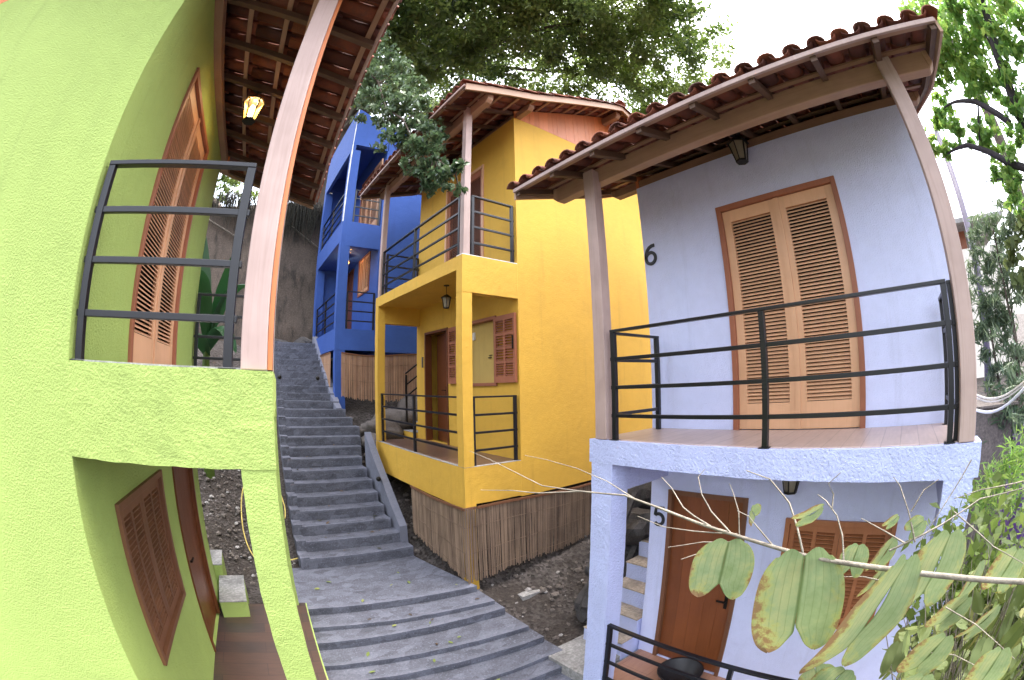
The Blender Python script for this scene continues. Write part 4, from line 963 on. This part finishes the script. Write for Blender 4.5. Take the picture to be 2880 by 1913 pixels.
for px, py in ((2290,530),(2320,640),(2270,700),(2340,780)): limb(mb, base, at(px,py,8.3), .05, .015, .05, 7, px)
mb.build('stem', BARK, sh, xf)
# bush leaves close behind the shrub
sb = empty('shrub', at(2355,640,6.4)+Vector((0,0,-1.5)), 'small bright lime leaved shrub at the right edge in front of the grey shrub', 'shrub'); xf = off(sb); cl = []
for (px, py, ds, rr, n) in ((2340,570,6.4,.22,60),(2355,640,6.3,.22,70),(2360,520,6.4,.2,50),(2330,600,6.4,.12,24)): cl.append(clump_pts(at(px,py,ds), (rr,rr,rr*.8), n))
leaf_mesh('foliage', LEAFY, np.concatenate(cl), .16, .6, parent=sb, xf=xf, droop=.4)
mb = MB(); limb(mb, at(2400,760,6.3), at(2350,560,6.4), .02, .006, .05); mb.build('stem', BARK, sb, xf)
# utility pole
mb = MB(); pb = at(2205,430,10.2); mb.tube([(pb.x, pb.y, -3.5), (pb.x, pb.y, 4.55)], [.10,.075], 10); mb.tube([(pb.x,pb.y,4.55),(pb.x,pb.y,4.75)],[.05,.05],8)
tag(mb.build('utility_pole', plain('grey pole', (.10,.085,.13), .6), None, smooth=True), 'tall thin grey utility pole standing beyond the lavender house', 'pole')
# far pale house beyond
fh = empty('far_house', (22,-4.0,-3), 'distant pale house with a flat eave seen beside the utility pole', 'house'); xf = off(fh)
mb = MB(); mb.box(20, 26, -6.3, 1.0, -4, 4.3); mb.build('wall', CREAM, fh, xf); mb = MB(); mb.box(19.5, 26.5, -6.6, 1.4, 5.3, 5.5); mb.build('roof', CONCP, fh, xf); mb = MB(); mb.box(21, 25, -4.4, .6, 4.3, 5.3); mb.build('upper_storey', SHUTY, fh, xf)
# neighbour wall, low roof
mb = MB(); mb.box(5.4, 9.5, -2.9, -2.4, -3.9, -1.15); mb.box(8.6, 9.2, -6, -2.9, -3.9, -1.3); tag(mb.build('garden_wall', PURPLE, None), 'purple painted garden wall beyond the lavender house', 'wall')
mb = MB(); q = [at(2250,850,7.6), at(2285,905,7.4), at(2250,910,7.0), at(2240,870,7.0)]; c = (q[0]+q[2])/2
mb.hexa([(6.6,-2.1,-.72),(7.6,-2.1,-.60),(7.6,-1.2,-.60),(6.6,-1.2,-.72),(6.6,-2.1,-.69),(7.6,-2.1,-.57),(7.6,-1.2,-.57),(6.6,-1.2,-.69)])
mb.box(6.7,7.5,-2.0,-1.3,-3.9,-.70)
tag(mb.build('shed', STONE, None), 'low grey shed roof behind the lavender house post', 'shed')
# service cables
for k, (pa, pb_, r_, lab) in enumerate((((2240,905,5.0),(2375,868,3.6),.010,'upper cream cable sagging beside the lavender house post'),((2240,912,5.0),(2375,875,3.6),.008,'middle cream cable sagging beside the lavender house post'),((2240,942,4.6),(2375,880,3.4),.013,'thick white cable below the cream ones beside the lavender house post'))):
    a, b = at(*pa), at(*pb_); mb = MB(); mb.tube([a.lerp(b,i/10)+Vector((0,0,-.10*math.sin(math.pi*i/10))) for i in range(11)], r_, 6)
    tag(mb.build('cable', WHITEP if k == 2 else plain('cream cable', (.6,.55,.45), .5), None, smooth=True), lab, 'cable', 'cables at the right edge')
# palm crown behind the lavender roof
pm = empty('palm_tree', at(2060,-60,16)+Vector((0,0,-8)), 'sunlit palm with drooping fronds above the lavender house roof', 'palm'); xf = off(pm); mb = MB(); lf = MB()
top = at(2050,-90,16); mb.tube([top+Vector((0.3,0,-9)), top+Vector((.1,0,-4)), top], [.2,.16,.14], 8); mb.build('trunk', BARK, pm, xf)
for k in range(16):
    an = k*2.4; ln = random.uniform(2.2,3.2); dr = Vector((math.cos(an), math.sin(an), random.uniform(.1,.7))).normalized(); prev = top; 
    for i in range(14):
        f = i/13; p = top + dr*ln*f + Vector((0,0,-2.1*f*f)); dd = (p-prev).normalized() if i else dr; sd = dd.cross(Vector((0,0,1))).normalized()
        for s_ in (-1,1):
            tip = p + sd*s_*.42*math.sin(.25+f*2.6) + dd*.18 + Vector((0,0,-.28)); lf.add([p, p+dd*.05, tip], [(0,1,2)])
        prev = p
lf.build('fronds', LEAFP, pm, xf, normals=False)
# banana plant behind the green house
bn = empty('banana_plant', (-.7,8.4,-1.9), 'dark banana plant with broad leaves behind the green house balcony', 'plant'); xf = off(bn)
mb = MB(); mb.tube([(-.75,8.5,-2.2),(-.75,8.4,-.2),(-.7,8.3,.9)], [.12,.10,.06], 8); mb.build('stem', LEAFM, bn, xf)
def blade(mb, base, tip, w, sag):
    base, tip = Vector(base), Vector(tip); n = 16; d = (tip-base).normalized(); sd = d.cross(Vector((0,0,1))).normalized(); vs = []
    for i in range(n+1):
        f = i/n; p = base.lerp(tip,f) + Vector((0,0,math.sin(f*math.pi)*sag)); ww = w*math.sin(math.pi*min(1,.06+f*.96))**.6*(1+.12*noise.noise(p*6))
        vs += [p+sd*ww-Vector((0,0,ww*.35)), p, p-sd*ww-Vector((0,0,ww*.35))]
    mb.add(vs, [(i*3+k, i*3+k+1, i*3+k+4, i*3+k+3) for i in range(n) for k in (0,1)])
for a, b, w, s_ in (((-.7,8.3,.8),(-1.0,8.0,2.75),.20,.1),((-.7,8.3,.8),(.05,7.9,1.75),.20,.35),((-.7,8.3,.7),(-1.0,7.6,1.95),.19,.35),((-.7,8.3,.6),(-.1,7.6,.5),.2,.45),((-.7,8.3,.5),(-1.2,7.4,.2),.2,.5),((-.7,8.3,.8),(-.25,7.8,2.4),.13,.1)):
    mb = MB(); blade(mb, a, b, w, s_); mb.build('leaf', BANANA, bn, xf, smooth=True, normals=False)

# ---------------------------------------------------------------- bauhinia: foreground branch and bush
def bauhinia_leaf(L=.11, W=.088, notch=.27, curl=.12, fold=.03, lop=1.0):
    """two lobed leaf: petiole at the origin, lobes hanging along -z, blade in xz"""
    nu, nv = 9, 32; V, UV, Fs = [], [], []
    for sd in (-1, 1):
        b0 = len(V); Ls = L*(1 if sd < 0 else lop)
        for j in range(nv):
            f = j/(nv-1); q = f
            z = -(Ls*1.0)*q
            outx = W*.5*max(.05, 1-abs((q-.52)/.62)**2.5)**.5
            tipx = W*.5*.36
            inx = 0 if q < 1-notch else tipx*((q-(1-notch))/notch)**.95
            if q > .90:
                cc = (outx+inx)/2; rr_ = math.sqrt(max(0, 1-((q-.90)/.102)**2)); outx = cc+(outx-cc)*rr_; inx = cc-(cc-inx)*rr_
            if outx < inx+.0005: outx = inx+.0005
            top = L*.05*(1-q)**3          # cordate shoulders beside the petiole
            for i in range(nu):
                a = i/(nu-1); x = inx + (outx-inx)*a
                zz = z + top*math.sin(math.pi*min(1,a*1.1))*1.4
                yy = -x*fold*(1-.4*q) + curl*zz*zz/L - .0016*math.sin(a*9+q*5)*a + .0016*math.sin(q*9+sd)
                V.append((sd*x, yy, zz)); UV.append((.5+sd*.5*a, q))
        Fs += [(b0+j*nu+i, b0+j*nu+i+1, b0+(j+1)*nu+i+1, b0+(j+1)*nu+i) for j in range(nv-1) for i in range(nu-1)]
    me = bpy.data.meshes.new('leaf'); me.from_pydata(V, [], Fs); ul = me.uv_layers.new(name='UVMap')
    for lp in me.loops: ul.data[lp.index].uv = UV[lp.vertex_index]
    me.polygons.foreach_set('use_smooth', [True]*len(me.polygons)); me.materials.append(BAUH); return me
LM = [bauhinia_leaf(lop=.92), bauhinia_leaf(.11,.066,.30,.22,.22,.88), bauhinia_leaf(.10,.105,.26,-.1,.1)]
def put_leaf(parent, pos, size, mesh=0, roll=0, turn=0, tilt=0, name='leaf'):
    """leaf hung at pos facing the lane; turn about z, tilt about its width, roll in its own plane"""
    o = bpy.data.objects.new(name, LM[mesh]); C.objects.link(o); o.parent = parent
    v = -Vector(pos).normalized(); yaw = math.atan2(v.y, v.x) + math.pi/2
    o.matrix_local = Matrix.Translation(Vector(pos) - parent.location) @ Matrix.Rotation(yaw+turn,4,'Z') @ Matrix.Rotation(tilt,4,'X') @ Matrix.Rotation(roll,4,'Y') @ Matrix.Scale(size/.11,4)
    return o
fb = empty('bauhinia_branch', at(2361,1340,.62), 'thin bare branch with large two lobed leaves crossing in front of the lavender porch', 'branch'); xf = off(fb)
stem = [at(2480,1345,.70), at(2361,1341,.62), at(2200,1330,.58), at(2050,1312,.56), at(1930,1295,.56), at(1850,1280,.57), at(1730,1245,.62), at(1620,1210,.70), at(1530,1175,.78), at(1440,1142,.86), at(1340,1133,.95), at(1240,1137,1.05), at(1180,1131,1.12), at(1108,1130,1.2)]
mb = MB(); mb.tube(stem, [.0042,.004,.0038,.0036,.0033,.0030,.0027,.0025,.0023,.0020,.0017,.0014,.0011,.0006], 7, False)
def tw(pts, r0=.0018):
    r0 *= .72
    p = [at(*q) for q in pts]; mb.tube(p, [r0*(1-.6*i/(len(p)-1)) for i in range(len(p))], 5, False)
tw([(1340,1133,.95),(1250,1120,1.0),(1190,1090,1.05),(1130,1060,1.1),(1083,1040,1.15)],.0020)
tw([(1460,1148,.85),(1400,1110,.9),(1330,1080,.95),(1260,1060,1.0),(1210,1050,1.05)])
tw([(1640,1215,.69),(1600,1190,.7),(1575,1170,.71),(1548,1125,.72),(1525,1100,.73)],.0022)
tw([(1690,1235,.65),(1640,1180,.66),(1618,1140,.67),(1610,1100,.68),(1625,1082,.68)],.0020)
tw([(1705,1240,.64),(1703,1180,.64),(1690,1135,.65),(1682,1115,.65)])
tw([(1785,1262,.6),(1750,1220,.6),(1725,1190,.6),(1700,1178,.61)])
tw([(1852,1278,.57),(1838,1215,.57),(1820,1160,.58),(1775,1105,.58),(1720,1085,.59)],.0024)
tw([(1945,1296,.56),(1942,1235,.56),(1930,1190,.56),(1905,1155,.57),(1885,1140,.57)],.0020)
tw([(1918,1176,.56),(1922,1140,.56),(1910,1115,.56),(1938,1090,.55)])
tw([(2110,1250,.57),(2095,1180,.57),(2075,1120,.58),(2060,1100,.58)],.0019); tw([(2100,1180,.57),(2130,1130,.57),(2165,1105,.57)])
tw([(2085,1252,.56),(2040,1225,.57),(1985,1195,.57)]); tw([(2050,1270,.57),(2170,1210,.58),(2260,1150,.6),(2361,1125,.62)],.0022)
tw([(1700,1232,.66),(1600,1225,.7),(1530,1215,.75),(1470,1190,.8)]); tw([(1690,1250,.66),(1620,1250,.68),(1540,1262,.7)]); tw([(1660,1260,.66),(1600,1280,.66),(1570,1290,.66)])
tw([(2361,1110,.7),(2260,1130,.72),(2200,1150,.74)]); tw([(2240,1060,.7),(2180,1160,.7),(2120,1250,.7)]); tw([(2200,1180,.66),(2290,1260,.66),(2361,1300,.66)])
tw([(2060,1345,.6),(1990,1330,.6),(1930,1330,.62)]); tw([(2100,1500,.8),(2200,1510,.8),(2300,1560,.8)]); tw([(2180,1400,.75),(2250,1440,.75),(2340,1520,.75)])
mb.build('stem', TWIG, fb, xf, smooth=True)
for (px, py, ds, size, ms, roll, turn, tilt) in (
    (1680,1250,.64,.100,2,.10,.1,.05),(1855,1283,.56,.158,0,-.08,-.1,-.05),(2085,1300,.54,.180,1,.32,.75,.05),(2190,1235,.60,.120,0,.15,.5,.1),
    (1895,1170,.57,.045,1,1.2,.8,.3),(1732,1175,.6,.05,1,-.9,1.0,.2),(1980,1258,.57,.045,2,.2,.2,0),(2130,1200,.57,.03,2,.9,0,0),(2070,1190,.58,.024,1,.9,.4,0),(2060,1245,.58,.05,1,.5,.6,0),
    (2230,1380,.80,.085,0,.6,.5,.2),(2300,1400,.85,.09,1,.7,.8,.2),(2180,1470,.75,.10,0,.4,.3,.1),(2310,1500,.70,.09,0,.1,.2,.1),
    (1880,1540,.62,.07,0,-.4,.3,.2),(1950,1545,.62,.07,2,.4,0,.2),(2130,1560,.7,.10,0,.2,.2,.2),(2260,1300,.8,.09,1,.2,1,.1),(2345,1270,.85,.10,0,.3,.2,.2),(2040,1310,.62,.05,1,.6,.8,0)):
    put_leaf(fb, at(px,py,ds), size, ms, roll, turn, tilt)
# bush of the same kind behind the branch
bb = empty('bauhinia_bush', (1.9,-.95,-3.0), 'dense bush of pale green two lobed leaves in front of the lavender house right column', 'bush'); xf = off(bb)
def bush_region(k):
    px = random.uniform(2060,2420); lo = 1420 - (px-2060)*.55 + 40; lo = max(lo, 1000 + (40 if px < 2260 else 0)) ; lo = lo if px > 2150 else max(lo, 1420)
    return px, random.uniform(lo, 1640), random.uniform(1.1, 2.35)
mb = MB()
for k in range(46):
    px, py, ds = bush_region(k); p = at(px, py, ds); q = Vector((1.9+random.uniform(-.5,.5),-.95+random.uniform(-.5,.3),-3.2)); limb(mb, q, p, .009, .0025, .06, 7, k)
    for j in range(3): limb(mb, q.lerp(p,.7), p+Vector((random.uniform(-.25,.25),random.uniform(-.25,.25),random.uniform(-.2,.3))), .004, .0012, .05, 5, k+j)
mb.build('stem', TWIG, bb, xf)
pts = [tuple(at(*bush_region(k))) for k in range(330)]
mats = [LEAFY]
me_all = MB(); UVs = []
base_v = [[Vector(v.co) for v in LM[k].vertices] for k in range(3)]
V = []; Fc = []; uvl = []
for p in pts:
    k = random.randrange(3); s_ = random.uniform(.04,.085)/.11; m = Matrix.Rotation(random.uniform(0,6.28),3,'Z') @ Matrix.Rotation(random.gauss(-.3,.6),3,'X') @ Matrix.Rotation(random.gauss(0,.6),3,'Y'); b0 = len(V); o_ = Vector(p)-bb.location
    V += [tuple(m @ (v*s_) + o_) for v in base_v[k]]; Fc += [tuple(i+b0 for i in f.vertices) for f in LM[k].polygons]
me = bpy.data.meshes.new('foliage'); me.from_pydata(V, [], Fc); me.materials.append(LEAFY); me.polygons.foreach_set('use_smooth', [True]*len(me.polygons))
o = bpy.data.objects.new('foliage', me); C.objects.link(o); o.parent = bb
cl = [clump_pts(at(2250+i*22, 1330+((i*53)%230), 2.3+.2*(i%3)), (.5,.5,.45), 700) for i in range(8)]
leaf_mesh('small_foliage', LEAFD, np.concatenate(cl), .07, .6, parent=bb, xf=xf)
# feathery groundcover plant in front of the purple wall
gp = empty('fern', at(2290,1140,3.4)+Vector((0,0,-.5)), 'feathery pale green plant in front of the purple garden wall', 'plant'); xf = off(gp); cl = []
for (px, py, ds, rr, n) in ((2285,1110,3.6,.18,260),(2320,1080,3.5,.18,200),(2350,1050,3.4,.2,220),(2270,1160,3.5,.15,160),(2340,1130,3.3,.2,220)): cl.append(clump_pts(at(px,py,ds),(rr,rr,rr),n))
leaf_mesh('foliage', LEAFB, np.concatenate(cl), .10, .14, parent=gp, xf=xf); mb = MB()
for (px, py, ds) in ((2285,1110,3.6),(2320,1080,3.5),(2350,1050,3.4)): limb(mb, Vector((3.1,-1.1,-3.4)), at(px,py,ds), .008, .003)
mb.build('stem', BARK, gp, xf)

# fallen leaves on the steps
lm = None
for k in range(60):
    if k < 36: 
        kk = random.randrange(0,9); z, (xl,yl), (xr,yr) = low_step(kk); f = random.uniform(.12,.95); x = xl+(xr-xl)*f; yy = yl+(yr-yl)*f + random.uniform(.03,.18 if kk else 1.0); zz = z+.014
    else:
        kk = random.randrange(0,11); x = random.uniform(1.0,2.4); yy = 6.5+.3*kk+random.uniform(.05,.25); zz = -2.9+.181*(kk+1)+.014
    if lm is None or k % 12 == 0:
        s_ = .045; mb = MB(); mb.add([(-s_,0,0),(-.3*s_,.45*s_,.006),(.5*s_,.35*s_,.01),(s_,0,.004),(.5*s_,-.35*s_,.008),(-.3*s_,-.45*s_,.006),(.1*s_,0,-.002)],[(0,1,6),(1,2,6),(2,3,6),(3,4,6),(4,5,6),(5,0,6)])
        o = mb.build('fallen_leaf', plain('fallen leaf %d' % (k//12), ((.13,.17,.03),(.06,.035,.02),(.20,.22,.06),(.05,.05,.02),(.10,.06,.03))[k//12], .6), None, normals=False); lm = o
    else:
        o = lm.copy(); C.objects.link(o)
    o.location = (x,yy,zz); o.rotation_euler = (random.gauss(0,.15),random.gauss(0,.15),random.uniform(0,6.28)); sc = random.uniform(.6,1.3); o.scale = (sc,sc,sc)
    tag(o, 'small fallen leaf lying on the grey concrete steps', 'leaf', 'fallen leaves on the stairway')

# ================================================================== LIGHT
SUN_EL, SUN_AZ = R(74), R(350)    # direction towards the sun, measured from +X
world = bpy.data.worlds.new('World'); scene.world = world; world.use_nodes = True; nt = world.node_tree; bg = nt.nodes['Background']
sky = N(nt, 'ShaderNodeTexSky'); sky.sky_type = 'NISHITA'; sky.sun_disc = False; sky.sun_elevation = SUN_EL; sky.sun_rotation = R(90) - SUN_AZ
sky.dust_density = 6; sky.air_density = 1.0; sky.ozone_density = 1.0
hs = N(nt, 'ShaderNodeHueSaturation'); hs.inputs['Saturation'].default_value = .45; nt.links.new(sky.outputs[0], hs.inputs['Color']); nt.links.new(hs.outputs[0], bg.inputs[0]); bg.inputs[1].default_value = .15
sl = bpy.data.lights.new('sun', 'SUN'); sl.energy = .15; sl.angle = R(40); sl.color = (1,.93,.84); so = bpy.data.objects.new('sun', sl); C.objects.link(so)
sd = Vector((math.cos(SUN_EL)*math.cos(SUN_AZ), math.cos(SUN_EL)*math.sin(SUN_AZ), math.sin(SUN_EL))); so.rotation_euler = sd.to_track_quat('Z','Y').to_euler()
for loc, en in ((g.world(.60,3.72,zU*0+.06+2.62), 3), (Vector((2.95,12.0,3.52)), 14)):
    pl = bpy.data.lights.new('lantern_light', 'POINT'); pl.energy = en; pl.color = (1,.68,.34); pl.shadow_soft_size = .03; o = bpy.data.objects.new('lantern_light', pl); C.objects.link(o); o.location = loc
vs = scene.view_settings; vs.view_transform = 'Standard'; vs.look = 'None'; vs.gamma = 1; vs.exposure = 3.05
scene.cycles.max_bounces = 8; scene.cycles.diffuse_bounces = 6; scene.cycles.transparent_max_bounces = 12
